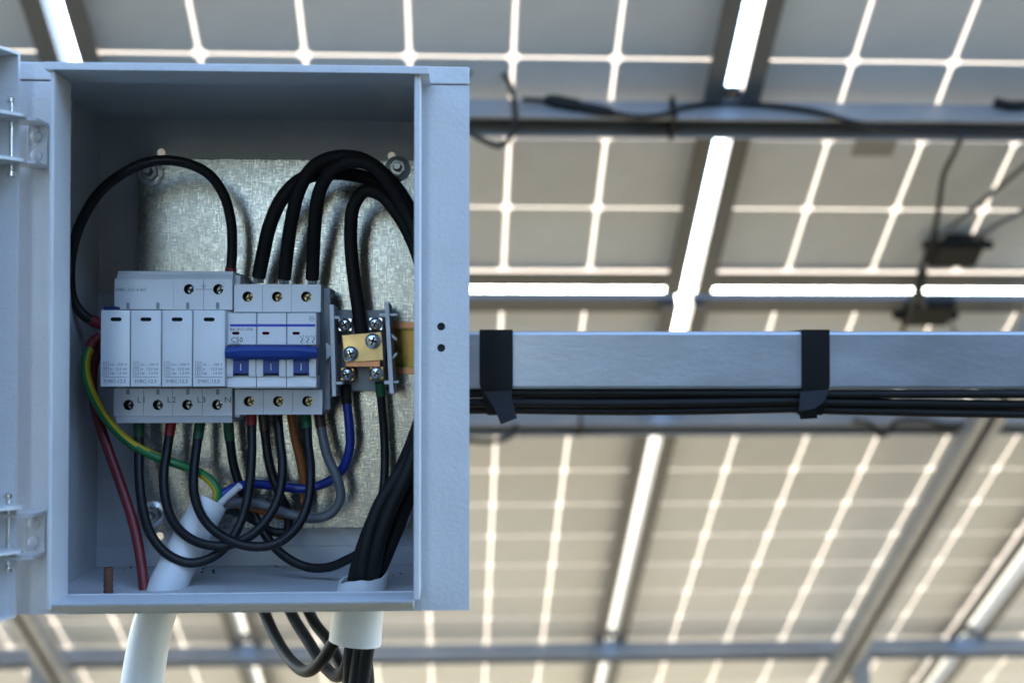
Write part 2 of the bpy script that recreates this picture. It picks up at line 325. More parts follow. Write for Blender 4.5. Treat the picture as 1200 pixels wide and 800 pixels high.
# ------------------------------------------------------------------ the solar array
PITCH_C = 0.158; GAP = 0.029
aL = P(90, 66, 0).x; aR = P(862, 66, 0).x; COLW = aR - aL
bUp, bLo = P(600, 336, -.014).y, P(600, 342, .003).y                                      # the open joint between the upper and the lower row
LEN = 1.99
def c_profile(w, h, t, lip): # channel open towards +x, outer size w (x) by h (y)
    return [(0, 0), (w, 0), (w, lip), (w - t, lip), (w - t, t), (t, t), (t, h - t), (w - t, h - t), (w - t, h - lip), (w, h - lip), (w, h), (0, h)]
cell_mesh = None
def solar_panel(ac, b0, b1, rowlines, label, jb_at_end, rp=PITCH_C):
    """ac: centre across the slope; b0..b1: span down the slope; rowlines: b of one line between two cells"""
    wdt = COLW - GAP; t = thing('solar_module', label, 'solar panel', (ac, (b0 + b1) / 2, 0), PF, 'solar panels of the array overhead')
    x0, x1 = ac - wdt / 2, ac + wdt / 2
    MB().quad((x0 + .004, b0 + .004, 0), (x1 - .004, b0 + .004, 0), (x1 - .004, b1 - .004, 0), (x0 + .004, b1 - .004, 0)).obj('backsheet', 'backsheet', t, smooth=False)
    # frame: L-shaped bars, a wall down the edge and a flange folded inwards
    for sx in (-1, 1):
        xe = ac + sx * wdt / 2; m = MB()
        m.prism([(0, .003), (0, -.033), (-sx * .030, -.033), (-sx * .030, -.0305), (-sx * .0025, -.0305), (-sx * .0025, .003)], lambda p, q, xe=xe: (xe + p[0], q, p[1]), b0, b1)
        m.obj('frame_bar', 'aluminium', t, smooth=False)
    for sy, be in ((-1, b0), (1, b1)):
        m = MB(); m.prism([(0, .003), (0, -.014), (-sy * .037, -.014), (-sy * .037, -.012), (-sy * .0025, -.012), (-sy * .0025, .003)], lambda p, q, be=be: (q, be + p[0], p[1]), x0 + .0031, x1 - .0031)
        m.obj('frame_bar', 'aluminium', t, smooth=False)
    # cells
    global cell_mesh
    if cell_mesh is None:
        hw, hh, c = PITCH_C / 2 - .0034, PITCH_C / 2 - .0027, .0085
        poly = [(-hw + c, -hh), (hw - c, -hh), (hw, -hh + c), (hw, hh - c), (hw - c, hh), (-hw + c, hh), (-hw, hh - c), (-hw, -hh + c)]
        m = MB(); m.prism(poly, lambda p, q: (p[0], p[1], q), -.0030, -.0008)
        o = m.obj('solar_cell', 'cell_back', None, W, (0, 0, 0), smooth=False); cell_mesh = o.data; bpy.data.objects.remove(o)
    k0 = math.ceil((b0 - .001 - rowlines) / rp); k1 = math.floor((b1 + .001 - rowlines) / rp)
    for k in range(k0, k1):
        for i in range(6):
            o = bpy.data.objects.new('solar_cell', cell_mesh); COL.objects.link(o); o.parent = t
            o.location = ((i - 2.5) * PITCH_C, rowlines + (k + .5) * rp - (b0 + b1) / 2, 0); o.scale = (1, rp / PITCH_C, 1)
    # junction box
    jb = JU if jb_at_end else JL; ac0 = ac; ac = ac + (JUX if jb_at_end else JLX)
    m = MB(); m.box(ac - .046, ac + .046, jb - .033, jb + .033, -.030, -.0032, .006); j = m.obj('junction_box', 'rubber_black', t)
    m = MB(); m.box(ac - .039, ac + .039, jb - .027, jb + .027, -.034, -.0302, .002); m.obj('lid', 'rubber_black', j)
    for sx in (-1, 1):
        m = MB(); m.tube([(ac + sx * .044, jb - .015 * (1 if jb_at_end else -1), -.017), (ac + sx * .062, jb - .015 * (1 if jb_at_end else -1), -.017)], .008, 10); m.obj('cable_gland', 'rubber_black', j)
    return t
acs = [aL - COLW / 2, aL + COLW / 2, aR + COLW / 2, aR + COLW * 1.5 + .020]
JU, JL = P(1120, 296, -.022).y, P(1088, 366, -.022).y; JUX, JLX = P(1120, 296, -.022).x - acs[2], P(1088, 366, -.022).x - acs[2]
upline = P(600, 66, 0).y; loline = P(600, 550, 0).y
up_labels = ['upper solar panel cut off at the top corner above the box hinge', 'upper solar panel directly above and behind the grey enclosure',
             'upper solar panel with dark cables and a black junction box near its lower edge', 'upper solar panel beyond the frame at the far end of the row']
lo_labels = ['lower solar panel seen under the hinged corner of the grey box', 'lower solar panel behind the grey enclosure and its hanging pipes',
             'lower solar panel between the bright gap and the sloping rafter under the long rail', 'lower solar panel at the bottom corner beyond the sloping rafter and second bright gap']
for i, a in enumerate(acs):
    if i < 3: solar_panel(a, bUp - LEN, bUp, upline, up_labels[i], True)
    solar_panel(a, bLo, bLo + LEN, loline, lo_labels[i], False, .1445)

# specification label stuck on the upper panel
p = P(1025, 171, -.004); m = MB(); m.box(p.x - .035, p.x + .035, p.y - .022, p.y + .022, -.0042, -.0032); m.obj('specification_label', 'paper_label', None, PF, (p.x, p.y, -.0037), label='small brown specification sticker on the underside of a panel below the upper rail', category='sticker')

# purlins under the panels
def purlin(py, label, half=.041):
    q = P(600, py, -.058); b = q.y; a0, a1 = acs[0] - COLW * .5, acs[3] + COLW * .42
    m = MB(); m.prism(c_profile(half, half, .0022, .004), lambda p, t_: (t_, b - half / 2 + p[1], -.0335 - p[0]), a0, a1)
    o = m.obj('purlin_rail', 'purlin_steel', None, PF, ((a0 + a1) / 2, b, -.0335 - half), smooth=False); o['label'] = label; o['category'] = 'rail'; o['group'] = 'rails carrying the panels'
    return b
bA = purlin(141, 'galvanised rail crossing behind the panels near the top, cables lying on it')
bB = purlin(497, 'galvanised rail just below the taped beam, blurred')
bC = purlin(767, 'thin galvanised rail across the bottom of the picture under the lower panels')
# clamps in the gaps
for ai, a in enumerate((aL, aR, aR + COLW + .010)):
    for bi, b in enumerate((bA, bB, bC)):
        if ai == 2 and bi == 0: continue
        where = ['the gap above the hinged side of the box', 'the long bright gap right of the box', 'the bright gap in the lower corner'][ai]
        t = thing('mid_clamp', 'aluminium clamp in %s, on the %s rail' % (where, ['upper', 'middle', 'lowest'][bi]), 'clamp', (a, b, -.036), PF, 'clamps between the panels')
        m = MB(); m.box(a - .030, a + .030, b - .020, b + .020, .0033, .007, .001); m.obj('clamp_plate', 'aluminium', t)
        m = MB(); m.box(a - GAP / 2 + .004, a + GAP / 2 - .004, b - .019, b + .019, -.030, -.026); m.obj('clamp_channel', 'aluminium', t)
        m = MB(); m.cyl((a, b, -.036), (a, b, .012), .004, 8); m.obj('bolt', 'dull_steel', t)

# rafters and posts
def rafter(px, py, label, postpx):
    q = P(px, py, -.115); hw = .056; top = -.0335 - .041 - .0005; h = .041
    b0, b1 = P(600, -330, 0).y, bC + .30
    m = MB(); m.prism(c_profile(h, hw, .0025, .020), lambda p, t_: (q.x - hw / 2 + p[1], t_, top - p[0]), b0, b1)
    o = m.obj('sloping_rafter', 'purlin_steel', None, PF, (q.x, (b0 + b1) / 2, top - h), smooth=False); o['label'] = label; o['category'] = 'rafter'; o['group'] = 'sloping rafters'
    return q.x, top - h
def post(a, b, wtop, label, group, off=0.0):
    pt = PF.world((a, b, wtop)); hw = .021; x = pt.x + off; y = pt.y
    t = thing('support_post', label, 'post', (x, y, 0), W, group)
    m = MB(); m.prism(c_profile(2 * hw, 2 * hw, .0025, .009), lambda p, q: (x - hw + p[1], y - hw + p[0], q), .012, pt.z + .07); m.obj('channel', 'purlin_steel', t, smooth=False)
    m = MB(); m.box(x - .08, x + .08, y - .08, y + .08, 0.002, .0119, .002); m.obj('base_plate', 'galv_rail', t)
    for sx in (-1, 1):
        m = MB(); m.cyl((x + sx * .06, y, .0121), (x + sx * .06, y, .03), .008, 6); m.obj('anchor_bolt', 'dull_steel', t)
    return x, y
ra, rw = rafter(1075, 640, 'sloping galvanised rafter descending under the lower panels on the right', 0)
la, lw = rafter(42, 758, 'sloping galvanised rafter at the bottom corner under the hinged side of the box', 0)
post(ra, bC + .03, rw, 'short galvanised post under the right rafter at the lowest rail', 'front support posts', .052)
post(la, bC + .03, lw, 'short galvanised post at the bottom corner below the hinged side of the box', 'front support posts', -.052)

# ------------------------------------------------------------------ taped beam
YB = 0.892
def WB(px, py, y=YB): return W.hit(px, py, 1, y)
zt, zb = WB(875, 388).z, WB(875, 456).z; bd = .041
rear_x = 1.16
m = MB(); th = .0025
for (y0, y1, z0, z1) in ((YB, YB + bd, zb, zt),):
    m.box(-rear_x - .05, rear_x + .05, y0, y1, z0, z1, .0026, 2)
beam = m.obj('mounting_beam', 'galv_rail', None, W, (0, YB + bd / 2, zb), label='long galvanised beam at mid height with two black tape wraps, the box fixed to it', category='beam', kind='thing')
for sx, nm in ((-1, 'tall galvanised rear post at the left end of the taped beam'), (1, 'tall galvanised rear post at the right end of the taped beam')):
    t = thing('support_post', nm, 'post', (sx * rear_x, YB + bd + .022, 0), W, 'rear support posts'); x = sx * rear_x; y = YB + bd + .022; hw = .021
    m = MB(); m.prism(c_profile(2 * hw, 2 * hw, .0025, .009), lambda p, q: (x - hw + p[1], y - hw + p[0], q), .012, 2.95); m.obj('channel', 'purlin_steel', t, smooth=False)
    m = MB(); m.box(x - .08, x + .08, y - .08, y + .08, .002, .0119, .002); m.obj('base_plate', 'galv_rail', t)
# cables strapped under the beam
def bez(xs, f): return [Vector((x, *f(x))) for x in xs]
xt1, xt2 = WB(581, 470).x, WB(955, 470).x
names = ['outermost', 'second', 'third', 'fourth', 'lowest']
lay = [(.006, .0033), (.014, .0033), (.008, .0098), (.017, .0100), (.012, .0152)]
for i, (dy, dz) in enumerate(lay):
    xs = [-.9 + k * .03 for k in range(61)]; ph = random.uniform(0, 6); amp = (.0006 + .0004 * (i % 2)) if i > 1 else .0002
    def f(x, dy=dy, dz=dz, ph=ph, i=i):
        s_ = 0
        if x > xt2: s_ = .0042 * math.sin(min(1, (x - xt2) / .22) * math.pi * .55) * max(0, (dz - .0045) / .0107)
        elif x > xt1: s_ = -.0008 + .0014 * math.sin((x - xt1) / (xt2 - xt1) * math.pi + .4) * max(0, (dz - .0045) / .0107)
        else: s_ = .002 * math.sin((xt1 - x) * 9) * max(0, (dz - .0045) / .0107)
        return (YB + dy + .002 * math.sin(x * 7 + ph), zb - dz - .0003 - s_ + amp * math.sin(x * 13 + ph))
    m = MB(); m.tube(bez(xs, f), .0034, 10)
    lb = ['black cable running tight against the underside of the taped beam, front row', 'black cable tight under the taped beam, back row', 'black cable in the middle of the bunch under the taped beam, front row',
          'black cable in the middle of the bunch under the taped beam, back row', 'lowest black cable of the bunch under the taped beam, sagging past the second tape'][i]
    m.obj('solar_cable', 'rubber_black', None, W, label=lb, category='cable', group='cables strapped under the beam')
# tape wraps
def tape(px0, px1, px0b, px1b, label, tail):
    t = thing('tape_wrap', label, 'tape', (WB((px0 + px1) / 2, 470).x, YB, zb - .02), W, 'black tape wraps on the beam')
    e = .0012; zc = zb - .0195
    def loop(x0, x1, x0b, x1b, e):
        pr = [(YB - e, zt + e, 0), (YB - e, zb + .004, 0), (YB - e + .001, zb - .001, .2), (YB + .001, zb - .012, .7), (YB + .006, zc, 1), (YB + .016, zc, 1), (YB + .025, zb - .010, .6), (YB + bd + e, zb, .2), (YB + bd + e, zt + e, 0)]
        return [((x0 + (x0b - x0) * k, y, z), (x1 + (x1b - x1) * k, y, z)) for y, z, k in pr]
    X = [WB(v, 430).x for v in (px0, px1, px0b, px1b)]
    m = MB(); L = loop(*X, e); va = [(m.bm.verts.new(a), m.bm.verts.new(b)) for a, b in L]
    for i in range(len(va)): j = (i + 1) % len(va); m.bm.faces.new((va[i][0], va[i][1], va[j][1], va[j][0]))
    L2 = loop(*X, e - .0006); vb = [(m.bm.verts.new(a), m.bm.verts.new(b)) for a, b in L2]
    for i in range(len(va)):
        j = (i + 1) % len(va)
        for k in (0, 1): m.bm.faces.new((va[i][k], va[j][k], vb[j][k], vb[i][k]))
    m.obj('wrap', 'tape', t, ang=25)
    m = MB(); X2 = [W.hit(q[0], q[1], 1, q[2]) for q in tail]; n2 = len(X2) // 2
    vv = [m.bm.verts.new(q) for q in X2]; vw = [m.bm.verts.new(q + Vector((0, .0006, 0))) for q in X2]
    for i in range(n2 - 1):
        for s_ in (vv, vw): m.bm.faces.new((s_[2 * i], s_[2 * i + 1], s_[2 * i + 3], s_[2 * i + 2]))
        for k in (0, 1): m.bm.faces.new((vv[2 * i + k], vv[2 * i + 2 + k], vw[2 * i + 2 + k], vw[2 * i + k]))
    m.obj('loose_end', 'tape', t, ang=25)
tape(562, 601, 571, 598, 'black tape wrapped round the beam beside the box, its loose end hanging', [(567, 459, YB - .003), (600, 457, YB - .002), (573, 468, YB - .007), (600, 466, YB + .0), (581, 482, YB - .007), (603, 478, YB - .001), (587, 497, YB - .005), (606, 490, YB - .009)])
tape(939, 972, 940, 966, 'black tape wrapped round the beam away from the box, short loose end below', [(938, 459, YB - .002), (972, 456, YB - .004), (937, 470, YB - .003), (966, 470, YB - .009), (936, 482, YB - .006), (956, 478, YB - .010), (938, 491, YB - .007), (958, 490, YB - .004)])

# ------------------------------------------------------------------ cables and connectors behind
def cable(frame, pts, r, m_, name, label, cat='cable', group='cables on the array'):
    mb = MB(); mb.tube(smooth_path(pts), r, 10); return mb.obj(name, m_, None, frame, label=label, category=cat, group=group)
wA = -.062
def PA(px, py, w=wA): return P(px, py, w)
front = bA - .041 / 2 - .006
def FA(px, py, off=.0):                                       # on the camera side of the upper rail
    return PF.hit(px, py, 1, front - off)
cable(PF, [FA(540, 92, .02), FA(560, 80, .02), FA(580, 79, .02), FA(594, 92, .015), FA(601, 112, .006), FA(604, 135, .004), FA(600, 158, .006), FA(585, 171, .01), FA(565, 164, .01), FA(540, 150, .01)], .0042, 'black_pvc', 'array_cable', 'dark grey cable looping over the upper rail beside the box corner')
cable(PF, [FA(712, 131), FA(745, 137), FA(775, 135, .002), FA(800, 126), FA(850, 121), FA(905, 124), FA(960, 132), FA(1010, 146), FA(1060, 153), (FA(1130, 155)), FA(1230, 152)], .0042, 'black_pvc', 'array_cable', 'black cable running along the upper rail from the plug connector')
cable(PF, [FA(612, 116, .004), FA(630, 117, .003), FA(645, 119)], .0035, 'black_pvc', 'array_cable', 'short black cable tail left of the plug connector on the upper rail')
t = thing('plug_connector', 'black plug connector joining two cables on the upper rail', 'connector', FA(680, 125), PF)
m = MB(); m.tube([FA(638, 117), FA(645, 118), FA(650, 119), FA(676, 124), FA(680, 125)], [.006, .0095, .0105, .0105, .009], 12); m.obj('socket', 'rubber_black', t)
m = MB(); m.tube([FA(680, 125), FA(684, 126), FA(706, 130), FA(712, 131), FA(720, 133)], [.0075, .0085, .0085, .008, .005], 12); m.obj('plug', 'rubber_black', t)
m = MB(); zx = FA(790, 130).x
m.box(zx - .003, zx + .003, bA - .0305, bA + .0225, -.0750, -.0334); zo = m.obj('cable_tie', 'rubber_black', None, PF, label='black cable tie round the upper rail holding the cable', category='cable tie')
def JB(px, py): return P(px, py, -.02)
def HA(px, py, w): return P(px, py, w)
jbx = acs[2]; jbu = bUp - .165
cable(PF, [FA(1128, 158, .0), HA(1118, 180, -.06), HA(1106, 205, -.05), HA(1099, 250, -.045), HA(1091, 285, -.05), HA(1080, 312, -.06), HA(1074, 335, -.062), HA(1068, 362, -.05), HA(1056, 392, -.05), HA(1050, 420, -.05)], .0045, 'black_pvc', 'array_cable', 'black cable hanging from the upper rail past the panel junction box')
cable(PF, [HA(1218, 180, -.03), HA(1180, 212, -.03), HA(1140, 245, -.03), HA(1112, 268, -.025), HA(1098, 285, -.02)], .0042, 'grey_pvc', 'array_cable', 'grey cable rising steeply to the edge of the picture from the junction box')
cable(PF, [HA(1225, 235, -.03), HA(1190, 252, -.03), HA(1160, 268, -.03), HA(1142, 282, -.02)], .0042, 'grey_pvc', 'array_cable', 'grey cable rising gently to the edge of the picture from the junction box')
cable(PF, [HA(1082, 318, -.04), HA(1078, 340, -.05), HA(1082, 358, -.04)], .0075, 'black_pvc', 'array_cable', 'thick black cable stub crossing the joint between the two panel rows')
cable(PF, [HA(1112, 372, -.02), HA(1120, 395, -.03), HA(1112, 425, -.04)], .0035, 'grey_pvc', 'array_cable', 'thin cable dropping from the lower panel junction box behind the beam')
frontB = bB - .041 / 2 - .006
def FB(px, py, off=0.0): return PF.hit(px, py, 1, frontB - off)
cable(PF, [FB(530, 512), FB(560, 517), FB(585, 516), FB(600, 509), FB(604, 498)], .0055, 'black_pvc', 'array_cable', 'black cable end on the blurred rail below the taped beam beside the box')
cable(PF, [FB(1000, 492), FB(1020, 497), FB(1030, 510), FB(1042, 506), FB(1050, 494), FB(1080, 492), FB(1110, 498), FB(1160, 492)], .0045, 'black_pvc', 'array_cable', 'black cable sagging over the blurred rail near the rafter head')
zx = FB(681, 495).x; m = MB(); m.box(zx - .003, zx + .003, bB - .0235, bB + .0225, -.0752, -.0334); m.obj('cable_tie', 'rubber_black', None, PF, label='black cable tie round the blurred rail below the taped beam', category='cable tie')
q = FA(1190, 122); m = MB(); m.tube(smooth_path([FA(1165, 120), FA(1185, 124), FA(1215, 122)]), .008, 10); m.obj('array_cable', 'black_pvc', None, PF, label='short thick black cable piece on the upper rail at the picture edge', category='cable', group='cables on the array')

# ------------------------------------------------------------------ the enclosure
ox0, ox1 = B(19, 400, 0).x, B(550, 400, 0).x; oz0, oz1 = B(285, 717.5, 0).z, B(285, 76, 0).z
DB = .155; T = .0015
enc = thing('electrical_enclosure', 'open light grey steel electrical box with its door swung aside', 'enclosure', ((ox0 + ox1) / 2, 0, oz0), BOX)
def part(name, m_, mb, parent=None, **k): return mb.obj(name, m_, parent or enc, **k)
# back wall with three round knock-outs
hx1, hz1 = B(189, 179, DB).x, B(189, 179, DB).z; hx2, hz2 = B(459, 183, DB).x, B(459, 183, DB).z; hx3, hz3 = B(187, 628, DB).x, B(187, 628, DB).z
xm = (hx1 + hx2) / 2; zm = (hz1 + hz3) / 2; xi0, xi1, zi0, zi1 = ox0 + T, ox1 - T, oz0 + T, oz1 - T
m = MB(); hr = .0029
m.holed(xi0, xm, zm, zi1, DB, T, hx1, hz1, hr, both=True); m.holed(xm, xi1, zm, zi1, DB, T, hx2, hz2, hr, both=True); m.holed(xi0, xm, zi0, zm, DB, T, hx3, hz3, hr, both=True)
m.quad((xm, DB, zi0), (xi1, DB, zi0), (xi1, DB, zm), (xm, DB, zm))
part('back_wall', 'powder_coat', m, smooth=False)
m = MB()
m.holed(xi0, xm, zm, zi1, DB + T, -.0001, hx1, hz1, hr, both=True); m.holed(xm, xi1, zm, zi1, DB + T, -.0001, hx2, hz2, hr, both=True); m.holed(xi0, xm, zi0, zm, DB + T, -.0001, hx3, hz3, hr, both=True)
m.quad((xm, DB + T, zi0), (xi1, DB + T, zi0), (xi1, DB + T, zm), (xm, DB + T, zm)); part('rear_skin', 'powder_coat', m, smooth=False)
m = MB(); m.box(ox0, ox0 + T, .0015, DB + T + .0004, oz0 + .0002, oz1 - .0002); part('side_wall', 'powder_coat', m)
m = MB(); m.box(ox1 - T, ox1, .0015, DB + T + .0004, oz0 + .0002, oz1 - .0002); part('side_wall', 'powder_coat', m)
m = MB(); m.box(ox0 + T, ox1 - T, .0015, DB + T + .0004, oz1 - T, oz1); part('top_wall', 'powder_coat', m)
m = MB(); m.box(ox0 + T, ox1 - T, .0015, DB + T + .0004, oz0, oz0 + T); part('bottom_wall', 'powder_coat', m)
# floor seam and back fold seen at the lower corner
m = MB(); m.box(ox0 + T, ox1 - T, DB - .0022, DB - .0001, oz0 + T + .0001, oz0 + T + .014, .0004); part('back_fold', 'powder_coat', m)
# lip round the opening (straight collar standing forward of the rim)
LIP = -.030
lx0, lx1, lz0, lz1 = B(60, 400, LIP).x, B(490, 400, LIP).x, B(285, 706, LIP).z, B(285, 84, LIP).z
rimx0, rimx1, rimz0, rimz1 = lx0, lx1, lz0, lz1
m = MB(); m.box(ox0, rimx0 - .0001, 0, .0015, oz0 + .0002, B(40, 95, 0).z, .0004); part('front_rim', 'powder_coat', m)
m = MB(); zr0, zr1 = oz0 + .0002, B(520, 100, 0).z; h1, h2 = B(517, 382.5, 0), B(517, 407.5, 0); zh = (h1.z + h2.z) / 2
m.holed(rimx1 + .0001, ox1, zh, zr1, 0, .0015, h1.x, h1.z, .0024, both=True); m.holed(rimx1 + .0001, ox1, zr0, zh, 0, .0015, h2.x, h2.z, .0024, both=True)
m.quad((ox1, 0, zr0), (ox1, .0015, zr0), (ox1, .0015, zr1), (ox1, 0, zr1)); m.quad((rimx1, .0015, zr1), (rimx1, 0, zr1), (ox1, 0, zr1), (ox1, .0015, zr1)); m.quad((rimx1, .0015, zr0), (rimx1, 0, zr0), (ox1, 0, zr0), (ox1, .0015, zr0))
part('front_rim', 'powder_coat', m, smooth=False)
m = MB(); m.box(h1.x - .006, h1.x + .006, .0022, .004, h2.z - .006, h1.z + .006); part('hole_shade_backing', 'hole_dark', m)  # dark plate added behind the two rim holes to stand for their shade
m = MB(); m.box(ox0, ox1, -.0010, .0015, B(520, 99, 0).z, oz1, .0006); part('front_rim', 'powder_coat', m)
m = MB(); m.box(rimx0, rimx1, 0, .0015, oz0, rimz0, .0004); part('front_rim', 'powder_coat', m)
tl = .0024
m = MB(); m.box(lx0 - tl + .0008, lx0 + .0008, LIP, -.0002, lz0 - .003, lz1 - .0006, .0006); part('lip', 'powder_coat', m)
m = MB(); m.box(lx1 - .0024, lx1 + .0010, LIP + .001, .0018, lz0 + .0004, lz1 - .0006, .0006); part('lip', 'powder_coat', m)
tx0, tx1 = B(52, 80, LIP - .002).x, B(503, 80, LIP - .002).x
z_top = B(300, 75, LIP - .002).z
m = MB(); m.prism([(LIP - .002, lz1 - .0004), (-.0012, lz1 - .0004), (-.0012, lz1 + .0012), (LIP + .004, z_top), (LIP - .001, z_top), (LIP - .002, z_top - .0006)], lambda p, q: (q, p[0], p[1]), tx0, tx1); part('lip', 'powder_coat', m)
zbot = B(300, 717, LIP).z
m = MB(); m.prism([(LIP, lz0), (.0002, lz0 - .0004), (.0002, zbot + .0005), (LIP + .006, zbot - .0002), (LIP + .0006, lz0 - .0012)], lambda p, q: (q, p[0], p[1]), lx0 - .0012, lx1 - .0026); part('lip', 'powder_coat', m)
# hinges on the left rim
def hinge(pyt, pyb, label=None):
    a = B(44, pyt, -.001); b = B(44, pyb, -.001); x0 = B(33, 0, -.002).x; x1 = B(57, 0, -.002).x; xp = B(16, 0, -.016).x
    h = MB(); h.box(x0, x1, -.0026, -.0003, b.z, a.z, .0006); hg = part('hinge', 'powder_coat', h)
    for z in (a.z, b.z):
        h = MB(); h.prism([(xp - .004, -.021), (xp + .006, -.023), (x1 - .001, -.019), (x1, -.014), (x1, -.0004), (xp + .010, -.0004), (xp - .004, -.010)], lambda p, q: (p[0], p[1], q), z - .0009, z + .0009); part('hinge_ear', 'powder_coat', h, hg)
    h = MB(); h.cyl((xp, -.016, b.z - .006), (xp, -.016, a.z + .010), .0022, 12); part('hinge_pin', 'bright_steel', h, hg)
    h = MB(); h.lathe((xp, -.016, a.z + .010), (0, 0, 1), [(0, .0036), (.002, .0036), (.003, .002)]); part('pin_head', 'bright_steel', h, hg)
    h = MB(); h.lathe((xp + .0005, -.0165, b.z - .006), (0, 0, -1), [(0, .0034), (.0018, .0034), (.003, .002)]); part('pin_head', 'bright_steel', h, hg)
    for f in (.28, .74):
        c = Vector(((x0 + x1) / 2 - .0003, -.0027, a.z + (b.z - a.z) * f)); h = MB(); h.lathe(c, (0, -1, 0), [(0, .0034), (.0012, .0033), (.0019, .0022), (.0021, .0001)], 16); sc_ = part('screw', 'powder_coat', h, hg)
    return xp, a.z, b.z
hxp, hA, hB_ = hinge(147, 196); hinge(599, 647)
# door swung aside
DA = R(112); dd = Vector((math.cos(DA), -math.sin(DA), 0)); dn = Vector((math.sin(DA), math.cos(DA), 0))
dorig = B(-5, 400, -.012); dz0, dz1 = B(10, 722, -.016).z, B(10, 63, -.016).z
def D(a, b, z): v = Vector((dorig.x, dorig.y, 0)) + dd * a + dn * b; return Vector((v.x, v.y, z))
DWID = ox1 - ox0 + .006
m = MB()
m.prism([(0, 0), (DWID, 0), (DWID, .016), (DWID - T, .016), (DWID - T, T), (T, T), (T, .016), (0, .016)], lambda p, q: D(p[0], p[1], q), dz0, dz1)
door = part('door', 'powder_coat', m)
for z, s_ in ((dz1, -1), (dz0, 1)):
    m = MB(); m.prism([(T, T), (DWID - T, T), (DWID - T, .016), (T, .016)], lambda p, q: D(p[0], p[1], q), z - s_ * .0002, z + s_ * T); part('door_fold', 'powder_coat', m, door)
for pt_, pb_ in ((139, 191), (592, 643)):
    for py in (pt_, pb_):
        z = B(14, py, -.016).z; m = MB(); m.prism([(.001, .004), (.030, .004), (.026, .016), (.006, .024), (.001, .022)], lambda p, q: D(p[0], p[1], q), z - .0009, z + .0009); part('hinge_ear', 'powder_coat', m, door)
m = MB(); m.prism([(.020, .0018), (.028, .0018), (.028, .006), (.020, .006)], lambda p, q: D(p[0], p[1], q), dz0 + .02, dz1 - .02); part('gasket', 'rubber_black', m, door)
# earthing stud in the floor
sx = B(127, 680, .045); m = MB(); m.cyl((sx.x, .045, oz0 + T), (sx.x, .045, B(127, 667, .045).z), .0028, 12)
for k in range(5):
    zz = oz0 + .004 + k * .0035; m.lathe((sx.x, .045, zz), (0, 0, 1), [(0, .0028), (.0008, .0031), (.0016, .0028)], 12)
part('earth_stud', 'rusty_stud', m)
# crumbs of dirt on the floor of the box
m = MB(); rc = random.Random(5)
for k in range(26):
    q = rc.choice(((.80, .12), (.93, .10), (.12, .14), (.5, .145), (.3, .13))); cx_ = ox0 + (ox1 - ox0) * (q[0] + rc.gauss(0, .03)); cy_ = min(.150, q[1] + rc.gauss(0, .012)); r_ = rc.uniform(.0004, .0013)
    m.lathe((cx_, cy_, oz0 + T), (0, 0, 1), [(0, r_), (r_ * .6, r_ * .8), (r_ * rc.uniform(.8, 1.3), r_ * .2)], 6)
part('dirt_crumbs', 'hole_dark', m, kind='stuff')
# rear brackets joining the box to the beam
for k in (.28, .75):
    xb = ox0 + (ox1 - ox0) * k; m = MB(); y1 = (BOX.I @ Vector((BOX.world((xb, 0, 0)).x, YB, zb))).y
    m.box(xb - .015, xb + .015, DB + T + .0006, y1 - .0004, (zb - BOX.o.z) + .006, (zt - BOX.o.z) - .006, .001); part('bracket', 'dull_steel', m)

# mounting plate
mp = .146
px0, px1, pz0, pz1 = RB(160, 486, 188, 620, mp)
px1 = ox1 - .017
plate = thing('mounting_plate', 'spangled galvanised mounting plate bolted inside the grey box', 'mounting plate', ((px0 + px1) / 2, mp, pz0), BOX)
m = MB(); m.box(px0, px1, mp, mp + .002, pz0, pz1, .0005); m.obj('sheet', 'galvanized_sheet', plate)
for (px, py) in ((177, 203), (466, 198), (180, 602), (466, 604)):
    c = B(px, py, mp - .0002); bb = MB(); bb.lathe(c, (0, -1, 0), [(0, .0092), (.0012, .0092), (.0014, .0088)], 24); bo = bb.obj('washer', 'bright_steel', plate)
    bb = MB(); bb.lathe(c + Vector((0, -.0016, 0)), (0, -1, 0), [(0, .0062), (.0042, .0062), (.0048, .0055)], 6); bb.obj('nut', 'dull_steel', bo)
    bb = MB(); bb.lathe(c + Vector((0, -.0018, 0)), (0, -1, 0), [(0, .0030), (.0110, .0030), (.0118, .0024)], 14); bb.obj('stud', 'dull_steel', bo)
    bb = MB(); bb.cyl((c.x, mp + .0022, c.z), (c.x, DB - .0002, c.z), .005, 12); bb.obj('spacer', 'dull_steel', bo)
# DIN rail
rl = .1375
rz0, rz1 = B(475, 438, rl).z, B(475, 377, rl).z; rx0 = B(128, 400, rl).x; rx1 = ox1 - .022
rail = thing('din_rail', 'yellow zinc plated mounting rail behind the breakers, its end showing beside the terminal', 'mounting rail', ((rx0 + rx1) / 2, rl, rz0), BOX)
m = MB(); hz = .0052; t_ = .0012; yb_ = mp - .0003
prof = [(rl, rz0), (rl, rz0 + hz), (yb_ - t_, rz0 + hz), (yb_ - t_, rz1 - hz), (rl, rz1 - hz), (rl, rz1), (rl + t_, rz1), (rl + t_, rz1 - hz + t_), (yb_, rz1 - hz + t_), (yb_, rz0 + hz - t_), (rl + t_, rz0 + hz - t_), (rl + t_, rz0)]
m.prism(prof, lambda p, q: (q, p[0], p[1]), rx0, rx1); m.obj('top_hat_profile', 'yellow_zinc', rail, smooth=False)
for zz in (rz0, rz1 - .0045):
    m = MB(); m.box(rx0 + .0001, rx1 + .0002, rl - .0006, rl - .00005, zz, zz + .0045, .0002); m.obj('rail_edge', 'copper', rail)

